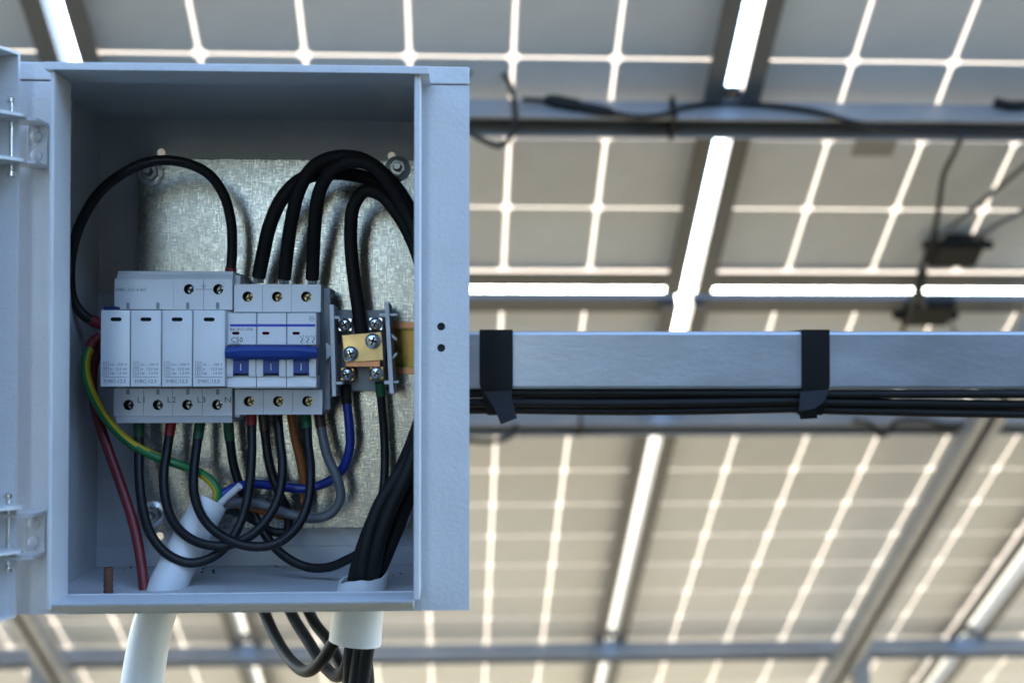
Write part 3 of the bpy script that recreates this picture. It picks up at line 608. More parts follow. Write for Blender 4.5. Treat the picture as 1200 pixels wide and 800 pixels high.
# screws helper: pan head with a cross recess
def cross_screw(parent, c, r, m_='bright_steel', dome=.35, name='screw', rot=0.4):
    mb = MB(); h = r * dome; mb.lathe(c, (0, -1, 0), [(0, r), (h * .5, r * .97), (h * .85, r * .78), (h, r * .45), (h * 1.03, .0001)], 18); o = mb.obj(name, m_, parent)
    top = BASE[parent.name]
    mb = MB()
    for a in (rot, rot + math.pi / 2):
        u = Vector((math.cos(a), 0, math.sin(a))); v = Vector((-math.sin(a), 0, math.cos(a))); L_, w_ = r * .55, r * .12; cc = Vector(c) + Vector((0, -h * .72, 0)); k = h * .40
        pts = [cc + u * L_ * s1 + v * w_ * s2 for s1, s2 in ((-1, -1), (1, -1), (1, 1), (-1, 1))]
        mb.prism(list(range(4)), lambda i, q: pts[i] + Vector((0, -q, 0)), 0, k)
    mb.obj('cross_recess', 'dark_recess', o if o.parent and not o.parent.parent else parent); return o

# ------------------------------------------------------------------ surge protector
spdT, spdC, rear = .092, .066, .1370
x0, x1, z0, z1 = RB(133, 272.5, 318, 495, spdT)
spd = thing('surge_protector', 'four-module white surge protector with L1 L2 L3 N terminals', 'surge protector', ((x0 + x1) / 2, rear, z0), BOX)
def Z(py, d): return B(300, py, d).z
def X(px, d): return B(px, 400, d).x
# base: upper and lower terminal blocks built per pole
zt0, zt1, zt2 = Z(363, spdT), Z(327, spdT), Z(318, spdT + .004)
zb2, zb1, zb0 = Z(455, spdT), Z(487, spdT), Z(495, spdT + .003)
def terminal_block(parent, xa, xb, za, zb__, y, holes, m_, name, r, hole_depth=.017, scr='brass_screw', chamfer=None, back=rear):
    """row of pole faces with round screw holes; holes: list of (x, z)"""
    n = len(holes); xs = [xa] + [(holes[i][0] + holes[i + 1][0]) / 2 for i in range(n - 1)] + [xb]
    for i, (hx, hz_) in enumerate(holes):
        mb = MB(); g_ = .00012; a, b = xs[i] + g_, xs[i + 1] - g_
        mb.holed(a, b, za, zb__, y, hole_depth, hx, hz_, r)
        for q in (((a, y, za), (a, back, za), (a, back, zb__), (a, y, zb__)), ((b, y, za), (b, y, zb__), (b, back, zb__), (b, back, za)), ((a, y, zb__), (a, back, zb__), (b, back, zb__), (b, y, zb__)), ((a, y, za), (b, y, za), (b, back, za), (a, back, za)), ((a, back, za), (b, back, za), (b, back, zb__), (a, back, zb__))): mb.quad(*q)
        bmesh.ops.remove_doubles(mb.bm, verts=mb.bm.verts, dist=1e-6)
        o = mb.obj(name, m_, parent, ang=30)
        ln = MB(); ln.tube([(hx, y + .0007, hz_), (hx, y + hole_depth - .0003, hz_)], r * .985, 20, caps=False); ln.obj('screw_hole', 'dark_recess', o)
        sc_ = MB(); sc_.lathe((hx + r * .12, y + hole_depth - .0005, hz_ - r * .1), (0, -1, 0), [(0, r * .86), (.009, r * .86), (.0096, r * .7)], 16); so = sc_.obj('screw', scr, o)
        a_ = random.uniform(0, 3.14); u = Vector((math.cos(a_), 0, math.sin(a_))); v = Vector((-u.z, 0, u.x)); cc = Vector((hx + r * .12, y + hole_depth - .0100, hz_ - r * .1)); L_, w_ = r * .62, r * .16
        sl = MB()
        for uu, v_ in ((u, v), (v, u)):
            pts = [cc + uu * L_ * s1 + v_ * w_ * s2 for s1, s2 in ((-1, -1), (1, -1), (1, 1), (-1, 1))]; sl.prism(list(range(4)), lambda i, q: pts[i] + Vector((0, -q, 0)), 0, .0004)
        sl.obj('screw_slot', 'dark_recess', o)
th_ = [(X(150, spdT), Z(339, spdT)), (X(185.5, spdT), Z(339, spdT)), (X(221, spdT), Z(339, spdT)), (X(255.5, spdT), Z(339, spdT))]
xs_t = [x0, (th_[1][0] + th_[2][0]) / 2]
m = MB(); m.box(x0, xs_t[1], spdT, rear, zt0, zt1, .0004); m.obj('terminal', 'white_abs', spd)
terminal_block(spd, xs_t[1], x1, zt0, zt1, spdT, th_[2:], 'white_abs', 'terminal', X(227.2, spdT) - X(221, spdT), scr='dull_steel')
m = MB(); m.prism([(spdT, zt1), (rear, zt1), (rear, zt2), (spdT + .005, zt2), (spdT + .004, zt2 - .0012), (spdT + .0042, zt2 - .0018)], lambda p, q: (q, p[0], p[1]), x0 + .0012, x1 - .0003); m.obj('upper_shoulder', 'white_abs', spd, smooth=False)
bh = [(X(p, spdT), Z(474, spdT)) for p in (151, 185.5, 220, 255)]
terminal_block(spd, x0, x1, zb1, zb2, spdT, bh, 'grey_abs', 'terminal', X(157.3, spdT) - X(151, spdT), scr='dull_steel')
m = MB(); m.prism([(spdT + .001, zb1 - .0002), (rear, zb1 - .0002), (rear, zb0), (spdT + .003, zb0)], lambda p, q: (q, p[0], p[1]), x0 + .0012, x1 - .0003); m.obj('lower_shoulder', 'grey_abs', spd, smooth=False)
m = MB(); m.box(x0 - .0004, x1 + .0035, spdT + .010, rear - .0002, zb0 + .003, zt2 - .002, .0006); m.obj('base', 'grey_abs', spd)
for px in (150, 185, 220, 255):           # latch notches over and under the modules
    for pa, pb in ((354.5, 362), (456, 462)):
        a, b, c, d = RB(px - 1.9, px + 1.9, pa, pb, spdT); m = MB(); m.box(a, b, spdT - .00025, spdT + .001, c, d, .0001); m.obj('latch_slot', 'mid_grey_plastic', spd)
# blue underlay visible left of the modules
a, b, c, d = RB(121, 133, 358.5, 366, spdC + .012); m = MB(); m.box(a, x0 + .004, spdC + .012, spdT - .0004, c, d, .0006); m.obj('blue_key', 'blue_key', spd)
edges = [117, 152.6, 189.2, 225.6, 264.3]
for i in range(4):
    a, b, c, d = RB(edges[i], edges[i + 1], 363.3, 453, spdC); g_ = .00022
    m = MB(); m.box(a + g_, b - g_, spdC, spdT - .0006, c, d, .0007, 3); mo = m.obj('plug_in_module', 'white_abs', spd)
    cx = (a + b) / 2 + (.0006 if i == 0 else 0.0); zz = Z(374.3, spdC); w_, h_ = .0035, .00125
    poly = [(cx - w_ + w_ * .3 * (1 - math.cos(t)) * 0 + (0), 0) for t in (0,)]
    pill = [(cx + (w_ - h_) + h_ * math.cos(t), zz + h_ * math.sin(t)) for t in [(-90 + 30 * k) * math.pi / 180 for k in range(7)]] + [(cx - (w_ - h_) + h_ * math.cos(t), zz + h_ * math.sin(t)) for t in [(90 + 30 * k) * math.pi / 180 for k in range(7)]]
    m = MB(); m.prism(pill, lambda p, q: (p[0], q, p[1]), spdC - .00018, spdC + .0004); m.obj('status_window', 'window_green', mo, smooth=False)
    k = .00012
    # printed symbol: two small boxes, ruled line, writing
    sxl = a + .0019; zt_ = Z(423.5, spdC); zl = Z(442, spdC)
    m = MB()
    def frame_rect(xa, xb, za, zb__, w=.00022):
        for r_ in ((xa, xb, za, za + w), (xa, xb, zb__ - w, zb__), (xa, xa + w, za, zb__), (xb - w, xb, za, zb__)):
            m.quad((r_[0], spdC - k, r_[2]), (r_[1], spdC - k, r_[2]), (r_[1], spdC - k, r_[3]), (r_[0], spdC - k, r_[3]))
    hgt = zt_ - Z(440, spdC); frame_rect(sxl, sxl + .0036, zt_ - hgt * .48, zt_); frame_rect(sxl, sxl + .0036, zt_ - hgt, zt_ - hgt * .54); frame_rect(sxl + .0011, sxl + .0025, zt_ - hgt * .42, zt_ - hgt * .12); frame_rect(sxl + .0011, sxl + .0025, zt_ - hgt * .9, zt_ - hgt * .62)
    m.quad((sxl, spdC - k, zl), (b - .0018, spdC - k, zl), (b - .0018, spdC - k, zl + .00026), (sxl, spdC - k, zl + .00026))
    m.obj('printed_symbol', 'grey_ink', mo, smooth=False)
    for (py, l1, l2) in ((427, 'Uc ~', '320 V'), (432.3, 'In', '12,5 kA'), (437, 'Up', '1,5 kV')):
        lettering(l1, sxl + .0044, Z(py, spdC), spdC - k, .0024, 'grey_ink', mo); lettering(l2, b - .0018, Z(py, spdC), spdC - k, .0024, 'grey_ink', mo, 'RIGHT')
    lettering('SVBC-12,5', (a + b) / 2, Z(446.6, spdC), spdC - k, .0031, 'grey_ink', mo, 'CENTER', 1.05)
lettering('SVBC-12,5-4-NC', X(135, spdT), Z(340, spdT), spdT - .00012, .0029, 'grey_ink', spd)
for px, tx in ((161, 'L1'), (196, 'L2'), (231, 'L3'), (263, 'N')):
    lettering(tx, X(px, spdT), Z(468.5, spdT), spdT - .00012, .0054, 'grey_ink', spd, 'LEFT', 1.15)
m = MB(); yk = spdT - .00012; xa, xb, zc = X(229, spdT), X(248, spdT), Z(339.5, spdT)
m.quad((xa, yk, zc), (xb, yk, zc), (xb, yk, zc + .0003), (xa, yk, zc + .0003)); xc = (xa + xb) / 2; ze = Z(335, spdT)
for w_, dz in ((.0018, 0), (.0012, -.0008), (.0006, -.0016)): m.quad((xc - w_, yk, ze + dz), (xc + w_, yk, ze + dz), (xc + w_, yk, ze + dz + .00028), (xc - w_, yk, ze + dz + .00028))
m.quad((xc - .00014, yk, ze), (xc + .00014, yk, ze), (xc + .00014, yk, ze + .0017), (xc - .00014, yk, ze + .0017)); m.obj('earth_symbol', 'grey_ink', spd, smooth=False)

# ------------------------------------------------------------------ circuit breaker
cbT, cbM, cbH = .094, .074, .063
x0, x1, z0, z1 = RB(274, 376.5, 333, 486, cbT)
cb = thing('circuit_breaker', 'three-pole white circuit breaker marked C50 with a blue toggle bar', 'circuit breaker', ((x0 + x1) / 2, rear, z0), BOX)
rr = X(296.2, cbT) - X(290, cbT)
terminal_block(cb, X(274, cbT), X(376, cbT), Z(365.5, cbT), Z(333, cbT), cbT, [(X(p, cbT), Z(347.5, cbT)) for p in (290, 324.5, 358.8)], 'white_abs', 'terminal', rr)
terminal_block(cb, X(275.4, cbT), X(378, cbT), Z(485.5, cbT), Z(456.5, cbT), cbT, [(X(p, cbT), Z(470, cbT)) for p in (292, 326.2, 360.5)], 'grey_abs', 'terminal', rr)
m = MB(); m.box(X(273, cbT), X(378, cbT) + .0042, cbT + .010, rear - .0002, Z(481, cbT), Z(336, cbT), .0006); m.obj('casing', 'mid_grey_plastic', cb)
for k in range(9):
    zz = Z(345 + k * 15, cbT); m = MB(); m.box(X(378, cbT) + .0042, X(378, cbT) + .0050, cbT + .014, rear - .004, zz - .0012, zz + .0012); m.obj('casing_rib', 'mid_grey_plastic', cb, smooth=False)
me_ = [265.5, 300.8, 336, 371.2]
for i in range(3):
    a, b, c, d = RB(me_[i], me_[i + 1], 366.6, 455, cbM); g_ = .00016
    zm1 = Z(404, cbM); zm2 = Z(440, cbM)
    m = MB(); m.box(a + g_, b - g_, cbM, cbT - .0004, zm1, d, .0005); fp = m.obj('face_plate', 'white_abs', cb)
    m = MB(); m.prism([(cbM + .001, zm2), (cbM + .0001, zm2 - .0012), (cbM, Z(446, cbM)), (cbM - .0004, Z(446.6, cbM)), (cbM - .0004, c + .0012), (cbM + .001, c), (cbT - .0004, c), (cbT - .0004, zm2)], lambda p, q: (q, p[0], p[1]), a + g_, b - g_); lp = m.obj('lower_plate', 'white_abs', cb, smooth=False)
    m = MB(); m.box(a + g_, b - g_, cbM + .007, cbT - .0004, zm2 + .0002, zm1 - .0002); m.obj('toggle_well', 'mid_grey_plastic', cb, smooth=False)
    # white cheeks either side of the toggle
    w_ = (b - a)
    for sa, sb in ((a + g_, a + w_ * .235), (b - w_ * .235, b - g_)):
        m = MB(); m.prism([(cbM + .0065, zm1 - .0003), (cbM - .001, zm1 - .003), (cbM - .0025, zm1 - .008), (cbM - .0028, zm2 + .002), (cbM - .0018, zm2 - .0006), (cbM + .0065, zm2 + .0005)], lambda p, q: (q, p[0], p[1]), sa, sb); m.obj('cheek', 'white_abs', cb, ang=50)
    ta, tb = a + w_ * .25, b - w_ * .24
    m = MB(); m.prism([(cbH + .003, Z(411, cbM)), (cbM - .0035, Z(423, cbM)), (cbM - .0035, Z(436.5, cbM)), (cbM + .0015, Z(438.5, cbM)), (cbM + .0068, Z(438.5, cbM)), (cbM + .0068, Z(411, cbM))], lambda p, q: (q, p[0], p[1]), ta, tb); tg = m.obj('toggle', 'blue_plastic', cb, ang=25)
    m = MB(); xm_ = (ta + tb) / 2; yk = cbM - .0037; m.quad((xm_ - .00028, yk, Z(434, cbM)), (xm_ + .00028, yk, Z(434, cbM)), (xm_ + .00028, yk, Z(426, cbM)), (xm_ - .00028, yk, Z(426, cbM))); m.obj('on_mark', 'grey_abs', tg, smooth=False)
    cx, zz = X((276.3, 311.5, 347.0)[i], cbM), Z(390.3, cbM); w2, h2 = .0024, .00095
    pill = [(cx + (w2 - h2) + h2 * math.cos(t), zz + h2 * math.sin(t)) for t in [(-90 + 30 * k) * math.pi / 180 for k in range(7)]] + [(cx - (w2 - h2) + h2 * math.cos(t), zz + h2 * math.sin(t)) for t in [(90 + 30 * k) * math.pi / 180 for k in range(7)]]
    m = MB(); m.prism(pill, lambda p, q: (p[0], q, p[1]), cbM - .0002, cbM + .0004); m.obj('status_window', 'window_red', fp, smooth=False)
    sa_ = [269.5, 300.9, 336.1][i]; sb_ = [300.7, 335.9, 369.5][i]
    a2, b2, c2, d2 = RB(sa_, sb_, 379.6, 382.6, cbM); m = MB(); m.box(a2, b2, cbM - .00015, cbM + .0002, c2, d2); m.obj('blue_stripe', 'blue_ink', fp, smooth=False)
# handle bar across the three toggles
a, b, c, d = RB(263.5, 371.5, 403.8, 421, cbH); zmid = (c + d) / 2
prof = [(cbH + .010, d - .0007), (cbH + .004, d - .0002), (cbH + .001, d - .0018), (cbH, zmid + .001), (cbH + .0008, c + .002), (cbH + .003, c), (cbH + .010, c + .001)]
m = MB(); n_ = 10; rings = []
for k in range(n_ + 1):
    f = k / n_; e_ = .0011 * max(0, abs(f - .5) * 2 - .55) / .45; rings.append([m.bm.verts.new((a + (b - a) * f, p[0], p[1] - (e_ if p[1] > zmid else -e_ * .6))) for p in prof])
for k in range(n_):
    for j in range(len(prof)): j2 = (j + 1) % len(prof); m.bm.faces.new((rings[k][j], rings[k + 1][j], rings[k + 1][j2], rings[k][j2]))
m.bm.faces.new(rings[0]); m.bm.faces.new(rings[-1][::-1]); m.obj('toggle_bar', 'blue_plastic', cb, ang=30)
yk = cbM - .00016
lettering('BA-2017-3/50', X(269.5, cbM), Z(386, cbM), yk, .0026, 'black_ink', cb)
lettering('C50', X(270.5, cbM), Z(398.2, cbM), yk, .0046, 'black_ink', cb)
lettering('230/400V~', X(270, cbM), Z(402.6, cbM), yk, .0016, 'black_ink', cb)
for px, tx in ((353.5, '1 2'), (360.4, '3 4'), (367.2, '5 6')): lettering(tx, X(px, cbM), Z(394.3, cbM), yk, .0022, 'black_ink', cb, 'CENTER', 1.0)
m = MB()
for px in (354, 361, 367.6):
    xc = X(px, cbM); zc = Z(399, cbM); pts = [(xc - .0004, zc + .0018), (xc + .0006, zc + .0008), (xc - .0007, zc - .0003), (xc - .0007, zc - .0012), (xc + .0005, zc - .0017)]
    for p_, q_ in zip(pts, pts[1:]):
        w_ = .0003; m.quad((p_[0] - w_, yk, p_[1]), (p_[0] + w_, yk, p_[1]), (q_[0] + w_, yk, q_[1]), (q_[0] - w_, yk, q_[1]))
m.obj('contact_symbol', 'black_ink', cb, smooth=False)
m = MB(); xc, zc = X(365.3, cbM), Z(373.2, cbM)
for k in range(14):
    a0, a1 = 2 * math.pi * k / 14, 2 * math.pi * (k + 1) / 14
    m.quad(*[(xc + r_ * math.cos(t), yk, zc + r_ * math.sin(t)) for r_, t in ((.0013, a0), (.0016, a0), (.0016, a1), (.0013, a1))])
m.quad((xc - .0006, yk, zc - .0003), (xc + .0006, yk, zc - .0003), (xc + .0006, yk, zc + .0003), (xc - .0006, yk, zc + .0003)); m.obj('approval_mark', 'grey_ink', cb, smooth=False)

# ------------------------------------------------------------------ earth and neutral terminal
tbF = .100
a, b, c, d = RB(393, 452, 363, 458, .118)
tb = thing('terminal_block', 'grey rail terminal with a brass bridge plate and six cross-head screws', 'terminal block', ((a + b) / 2, rear, c), BOX)
m = MB(); m.box(a, b, .118, rear - .0002, c, d, .001); m.obj('body', 'mid_grey_plastic', tb)
m = MB(); m.box(B(420, 0, .112).x - .005, B(420, 0, .112).x + .006, .110, .1178, B(0, 400, .112).z, B(0, 372, .112).z, .001); m.obj('partition', 'mid_grey_plastic', tb)
# end plates: left and right, slightly leaning, with side stubs
def end_plate(p_top, p_bot, wpx, stubs, face):
    tp, bt = B(p_top[0], p_top[1], face), B(p_bot[0], p_bot[1], face); w_ = wpx / 1.75 / 1000
    mb = MB(); mb.prism([(0, 0), (1, 0), (1, 1), (0, 1)], lambda p, q: ((bt.x + (tp.x - bt.x) * p[1]) + (p[0] - .5) * w_, q, bt.z + (tp.z - bt.z) * p[1]), face, rear - .004); ep = mb.obj('end_plate', 'grey_abs', tb, smooth=False)
    for sx0, sx1, sy0, sy1, dd_ in stubs:
        q0, q1, q2, q3 = RB(sx0, sx1, sy0, sy1, face); mb = MB(); mb.box(q0, q1, face + .002, face + .002 + dd_, q2, q3, .0003); mb.obj('stub', 'grey_abs', ep)
end_plate((388.5, 357), (391.5, 464), 4.6, [(391, 398, 370, 373.5, .015), (392, 401, 447, 450.5, .015)], .092)
end_plate((453, 354), (459, 461), 4.8, [(444, 451, 367, 370.5, .012), (457, 466, 367, 370, .012), (450, 457, 446, 450, .012), (460, 467, 446, 449, .012)], .092)
m = MB(); p0_, p1_, p2_, p3_ = B(383, 401, .100), B(390, 410, .094), B(383, 421, .100), B(390, 402, .100)
m.prism([(B(382.5, 401, .1).x, B(0, 400.5, .1).z), (B(389, 401, .1).x, B(0, 406, .1).z), (B(389, 401, .1).x, B(0, 416, .1).z), (B(382.5, 401, .1).x, B(0, 422, .1).z)], lambda p, q: (p[0], q, p[1]), .098, .120); m.obj('clip', 'grey_abs', tb, smooth=False)
for (qa, qb) in (((457, 391), (465, 398)), ((457, 422), (465, 414))):
    u0, u1 = B(*qa, .096), B(*qb, .096); m = MB(); m.prism([(0, -1), (1, -1), (1, 1), (0, 1)], lambda p, q: (u0.x + (u1.x - u0.x) * p[0], q, u0.z + (u1.z - u0.z) * p[0] + p[1] * .0011), .096, .110); m.obj('clip', 'grey_abs', tb, smooth=False)
# brass bridge
pl = [B(400.5, 392.5, tbF), B(447, 388.5, tbF), B(449.5, 422, tbF), B(404, 424.5, tbF)]
m = MB(); m.prism(pl, lambda p, q: (p.x, q, p.z), tbF, tbF + .0022); bmesh.ops.bevel(m.bm, geom=list(m.bm.edges), offset=.0003, segments=1, affect='EDGES'); m.obj('bridge_plate', 'brass', tb)
m = MB(); q0, q1, q2, q3 = RB(405, 446, 420, 430, .104); m.box(q0, q1, .1025, .117, q2, q3, .0005); m.obj('clamp_bar', 'copper', tb)
for i_, (px, py, rp) in enumerate(((411, 414.5, 9.6), (437.2, 399.5, 9.8))):
    c_ = B(px, py, tbF - .0002); w_ = MB(); w_.lathe(c_ + Vector((0, .0001, 0)), (0, -1, 0), [(0, rp * .98 / 1750), (.0008, rp * .98 / 1750), (.001, rp / 1850)], 20); w_.obj('washer', 'dull_steel', tb)
    cross_screw(tb, c_ + Vector((0, -.0011, 0)), rp * .92 / 1750, 'bright_steel', .5, rot=.3 + i_)
for i_, (px, py, rp) in enumerate(((404, 380.5, 8), (440, 379.5, 8), (406.5, 438.5, 8), (441, 437, 8))):
    c_ = B(px, py, .104); q0, q1, q2, q3 = RB(px - 8, px + 9, py - 8, py + 8, .106)
    w_ = MB(); w_.box(q0, q1, .1055, .1178, q2, q3, .0008); w_.obj('clamp', 'bright_steel' if i_ < 2 else 'brass', tb)
    cross_screw(tb, c_ + Vector((0, .0013, 0)), rp / 1750, 'bright_steel', .7, rot=.5 + i_ * .7)

# ------------------------------------------------------------------ pipes
def pipe(name, pts, r0, r1, wall, label):
    pts = smooth_path([B(*p) for p in pts], 8); n = len(pts); rad = [r0 + (r1 - r0) * i / (n - 1) for i in range(n)]
    t = thing(name, label, 'pipe', pts[-1], BOX); mb = MB(); mb.tube(pts, rad, 28, caps=False); ins = [r - wall for r in rad]; mb.tube(pts, ins, 28, caps=False)
    seg = 28; vs_ = list(mb.bm.verts)
    nv = n * seg
    for k in range(seg):
        mb.bm.faces.new((vs_[k], vs_[(k + 1) % seg], vs_[nv + (k + 1) % seg], vs_[nv + k]))
        o_ = (n - 1) * seg; mb.bm.faces.new((vs_[o_ + k], vs_[o_ + (k + 1) % seg], vs_[nv + o_ + (k + 1) % seg], vs_[nv + o_ + k]))
    mb.turn = []
    mb.obj('tube', 'white_pvc', t, ang=50); return t
pipe('conduit_pipe', [(247, 588, .098), (226, 626, .090), (205, 668, .080), (190, 700, .072), (178, 735, .064), (168, 790, .058), (160, 860, .055)], .0115, .0135, .0014, 'long white pipe rising through the box floor with several coloured wires in its end')
def sleeve():
    top, bot = B(426, 676, .060), B(416, 752, .060); t = thing('pipe_sleeve', 'short white pipe stub through the box floor gripping thick black cables', 'pipe', bot, BOX)
    mb = MB(); seg = 32; rings = []
    for (c_, r, tilt) in ((bot, .0152, .0022), (bot, .0166, .0022), (B(419, 718, .060), .0166, .0), (top, .0158, -.0022), (top, .0142, -.0022), (B(419, 718, .060), .0150, 0), (bot, .0152, .0022)):
        rings.append([mb.bm.verts.new((c_.x + r * math.cos(2 * math.pi * k / seg), c_.y + r * math.sin(2 * math.pi * k / seg), c_.z + tilt * -math.cos(2 * math.pi * k / seg) + (.0009 * math.sin(k * .59 + 1) + .0003 * math.sin(k * 1.9) if tilt < 0 else 0))) for k in range(seg)])
    for i in range(len(rings) - 1):
        for k in range(seg): mb.bm.faces.new((rings[i][k], rings[i][(k + 1) % seg], rings[i + 1][(k + 1) % seg], rings[i + 1][k]))
    mb.obj('tube', 'white_pvc', t, ang=50)
sleeve()

# ------------------------------------------------------------------ wires
def wire(name, pts, r, m_, label, sleeves=(), strands=None, turn=0.0, group=None, per=10):
    path = smooth_path([B(*p) for p in pts], per)
    if sleeves or strands:
        t = thing(name, label, 'wire', path[0], BOX, group); mb = MB(); mb.tube(path, r, 14, turn=turn); mb.obj('insulation', m_, t, ang=60)
        for (end, length, sm) in sleeves:
            seq = path if end == 0 else path[::-1]; acc = 0; sp = [seq[0]]
            for p_, q_ in zip(seq, seq[1:]):
                d_ = (q_ - p_).length
                if acc + d_ > length: sp.append(p_ + (q_ - p_) * ((length - acc) / d_)); break
                acc += d_; sp.append(q_)
            mb = MB(); mb.tube(sp, r * 1.13, 14); mb.obj('sleeve', sm, t, ang=60)
        if strands:
            for k in range(7):
                a_ = 2 * math.pi * k / 7; o_ = Vector((math.cos(a_) * r * .62, math.sin(a_) * r * .62, 0)); mb = MB(); mb.cyl(path[0] + o_ + Vector((0, 0, .0005)), path[0] + o_ * .9 + Vector((0, 0, -strands)), .00085, 6); mb.obj('strand', 'bright_steel', t)
        return t
    mb = MB(); mb.tube(path, r, 14, turn=turn)
    kw = dict(label=label, category='wire')
    if group: kw['group'] = group
    return mb.obj(name, m_, None, BOX, tuple(path[0]), ang=60, **kw)
Gt = 'thick black supply cables'; Gl = 'black jumper loops under the breakers'
wire('earth_wire', [(270, 321, .108), (272, 295, .106), (271, 262, .102), (262, 228, .096), (243, 203, .090), (213, 190, .086), (180, 189, .084), (148, 201, .084), (118, 224, .084), (97, 256, .086), (85, 292, .090), (82, 325, .094), (86, 352, .098), (98, 369, .100), (116, 379, .101), (124, 381, .101)], .0034, 'black_pvc', 'single black wire arching over from the surge protector top to its side', ((0, .0045, 'red_sleeve'), (1, .0098, 'red_sleeve')))
wire('supply_cable', [(303, 325, .112), (308, 300, .108), (316, 265, .100), (331, 232, .094), (352, 211, .094), (380, 203, .098), (415, 205, .104), (448, 216, .108), (478, 245, .108), (497, 290, .100), (503, 360, .094), (502, 440, .088), (496, 500, .082), (486, 558, .076), (470, 606, .070), (452, 650, .064), (440, 680, .062), (426, 735, .060), (418, 790, .060), (412, 850, .060)], .0048, 'rubber_black', 'thick black cable leaving the breaker pole nearest the surge protector, lowest of the arches', strands=.004, group=Gt)
wire('supply_cable', [(333, 327, .112), (336, 300, .108), (341, 262, .098), (351, 222, .088), (368, 195, .082), (395, 184, .080), (425, 187, .081), (452, 206, .084), (474, 234, .086), (492, 272, .086), (504, 350, .084), (502, 430, .078), (494, 500, .070), (472, 548, .062), (445, 592, .056), (429, 640, .053), (424, 680, .054), (424, 735, .058), (430, 790, .062), (432, 850, .062)], .0046, 'rubber_black', 'thick black cable from the middle breaker pole, topmost of the arches', strands=.004, group=Gt)
wire('supply_cable', [(366, 327, .112), (367, 300, .106), (369, 262, .094), (374, 226, .084), (388, 201, .074), (411, 189, .070), (436, 194, .070), (457, 216, .074), (475, 247, .078), (494, 292, .078), (502, 350, .074), (500, 430, .068), (494, 500, .060), (478, 552, .052), (456, 600, .049), (442, 645, .050), (436, 680, .053), (434, 735, .056), (426, 790, .058), (420, 850, .058)], .0046, 'rubber_black', 'thick black cable from the breaker pole beside the terminal, nearest of the arches', strands=.004, group=Gt)
wire('supply_cable', [(424, 396, .110), (421, 370, .109), (416, 335, .107), (412, 300, .104), (411, 268, .100), (415, 240, .095), (428, 224, .092), (446, 228, .092), (464, 248, .092), (480, 275, .092), (497, 325, .092), (502, 400, .088), (498, 470, .080), (472, 545, .070), (444, 595, .062), (424, 645, .058), (415, 682, .060), (413, 735, .062), (410, 790, .064), (408, 850, .064)], .0046, 'rubber_black', 'thick black cable curving down into the brass bridge terminal', group=Gt)
# loops SPD -> breaker
wire('jumper_wire', [(163, 492, .110), (163, 520, .106), (163, 555, .098), (167, 592, .088), (176, 624, .078), (195, 648, .072), (221, 659, .070), (246, 654, .072), (268, 636, .076), (284, 606, .084), (292, 570, .092), (295, 530, .100), (294.5, 484, .108)], .0031, 'black_pvc', 'outermost black loop from the surge protector terminal nearest the door to the first breaker pole', ((0, .012, 'green_sleeve'), (1, .009, 'red_sleeve')), group=Gl)
wire('jumper_wire', [(201, 492, .110), (197, 520, .106), (192, 555, .097), (195, 590, .087), (208, 618, .077), (232, 635, .070), (262, 639, .068), (291, 629, .072), (313, 608, .078), (327, 580, .086), (331, 545, .094), (328, 515, .102), (325, 484, .108)], .0031, 'black_pvc', 'middle black loop from the red-sleeved surge protector terminal to the second breaker pole', ((0, .011, 'red_sleeve'), (1, .003, 'brown_sleeve')), group=Gl)
wire('jumper_wire', [(235, 492, .110), (231, 520, .104), (227, 555, .094), (229, 585, .084), (242, 612, .073), (266, 631, .066), (295, 640, .063), (325, 636, .064), (348, 617, .070), (361, 588, .078), (364, 550, .088), (361, 520, .098), (358.5, 484, .108)], .0031, 'black_pvc', 'frontmost black loop between two green sleeves, ending at the third breaker pole', ((0, .014, 'green_sleeve'), (1, .012, 'green_sleeve')), group=Gl)
wire('neutral_wire', [(267, 492, .112), (270, 520, .114), (275, 550, .116), (284, 576, .116), (297, 602, .112), (312, 628, .106), (332, 650, .100), (360, 664, .096), (386, 664, .090), (408, 655, .084), (425, 648, .080), (436, 660, .075), (435, 690, .068), (431, 735, .066), (420, 790, .068), (416, 850, .068)], .0031, 'black_pvc', 'black wire from the N terminal sweeping low behind the loops into the short pipe stub', ((0, .014, 'green_sleeve'),))
wire('phase_wire', [(308, 484, .112), (311, 512, .112), (316, 545, .111), (326, 575, .110), (337, 600, .112), (336, 622, .114), (318, 622, .114), (296, 608, .110), (272, 598, .104), (255, 596, .100), (244, 604, .097)], .0031, 'black_pvc', 'black wire with brown sleeve between the first two breaker poles, entering the long pipe', ((0, .012, 'brown_sleeve'),))
wire('orange_wire', [(341, 484, .118), (345, 510, .120), (352, 540, .122), (357, 570, .124), (358, 595, .124), (345, 606, .122), (322, 602, .118), (296, 595, .110), (270, 592, .104), (248, 598, .098)], .0030, 'orange_pvc', 'orange wire hanging behind the breaker pole beside the green sleeve')
wire('grey_wire', [(374, 484, .112), (377, 505, .110), (384, 535, .108), (395, 560, .106), (399, 583, .106), (388, 601, .106), (368, 607, .106), (340, 602, .108), (312, 592, .108), (288, 588, .106), (266, 592, .102), (250, 602, .098)], .0033, 'grey_pvc', 'grey wire with brown sleeve curling back from the breaker into the long pipe', ((0, .010, 'brown_sleeve'),))
wire('blue_wire', [(405, 450, .114), (406, 468, .114), (409, 495, .114), (410, 522, .115), (403, 546, .117), (386, 563, .119), (360, 572, .120), (330, 570, .119), (300, 567, .114), (276, 571, .106), (258, 582, .100), (248, 596, .097)], .0032, 'blue_pvc', 'blue wire from the terminal block sweeping round to the long pipe', ((0, .0135, 'rubber_black'),))
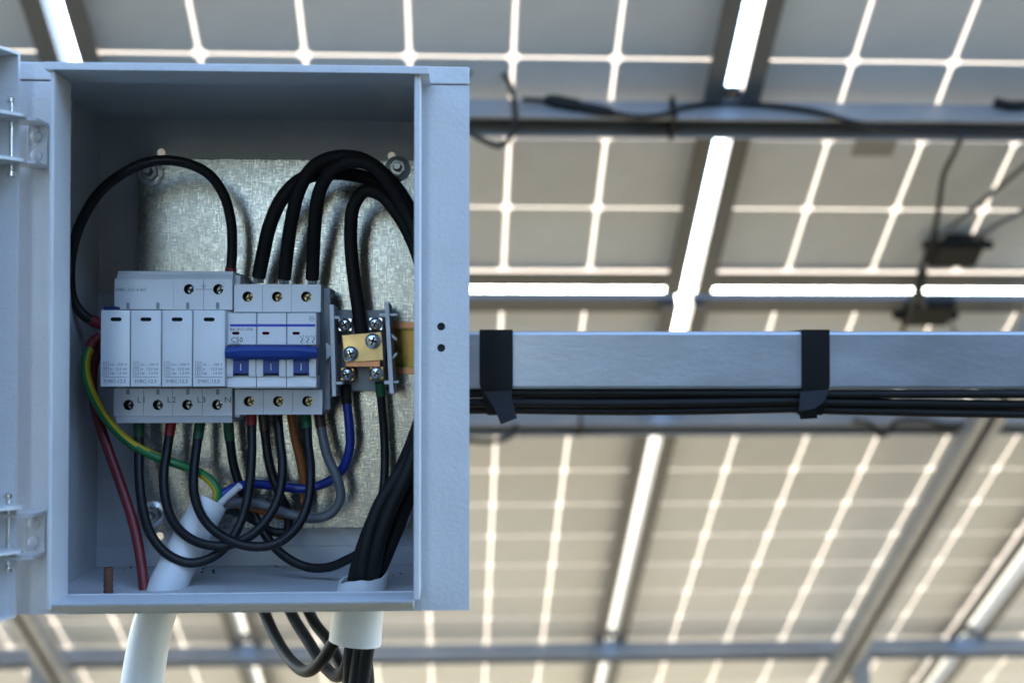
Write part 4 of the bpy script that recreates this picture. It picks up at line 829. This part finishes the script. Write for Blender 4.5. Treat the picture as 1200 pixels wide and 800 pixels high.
wire('earth_lead', [(445, 448, .114), (447, 470, .116), (450, 505, .118), (451, 540, .116), (449, 575, .108), (440, 615, .092), (430, 650, .076), (425, 685, .068), (424, 735, .068), (428, 790, .068), (428, 850, .068)], .0030, 'black_pvc', 'black wire with green sleeve dropping from the terminal block behind the bundle', ((0, .0095, 'green_sleeve'),))
wire('earth_wire', [(118, 394, .101), (108, 403, .098), (101, 420, .094), (101, 440, .092), (110, 466, .092), (127, 494, .095), (150, 517, .100), (178, 533, .104), (207, 543, .106), (231, 552, .104), (247, 563, .101), (255, 577, .099), (252, 594, .097)], .0031, 'yellow_green_pvc', 'yellow and green striped earth wire curving from the surge protector to the long pipe', ((0, .011, 'red_sleeve'),), turn=.5, per=14)
wire('red_wire', [(126, 400, .112), (112, 420, .112), (108, 450, .110), (115, 490, .106), (128, 530, .100), (143, 572, .092), (156, 612, .084), (164, 650, .076), (169, 690, .068), (171, 720, .062)], .0033, 'red_pvc', 'dark red wire running down through the floor beside the long white pipe')
wire('filler_core', [(281, 569, .088), (272, 577, .091), (262, 586, .094), (250, 600, .097)], .0023, 'white_pvc', 'short white filler core sticking out of the long pipe end')
# loops under the box
Gu = 'black cables looping below the box'
wire('hanging_cable', [(300, 690, .175), (312, 722, .168), (325, 750, .150), (343, 776, .120), (360, 786, .095), (375, 776, .080), (388, 757, .070), (398, 738, .062), (404, 720, .058)], .0041, 'rubber_black', 'black cable hanging below the box in the shallowest loop, furthest from the short pipe', group=Gu)
wire('hanging_cable', [(328, 690, .175), (345, 725, .165), (362, 752, .145), (380, 780, .120), (396, 792, .096), (406, 780, .080), (412, 752, .068), (416, 725, .062)], .0041, 'rubber_black', 'black cable below the box in the middle loop under the pipe stub', group=Gu)
wire('hanging_cable', [(350, 690, .178), (368, 728, .170), (386, 752, .155), (404, 790, .130), (415, 806, .105), (424, 790, .084), (426, 755, .068), (424, 725, .062)], .0041, 'rubber_black', 'black cable below the box in the deepest loop, dropping out of the picture', group=Gu)
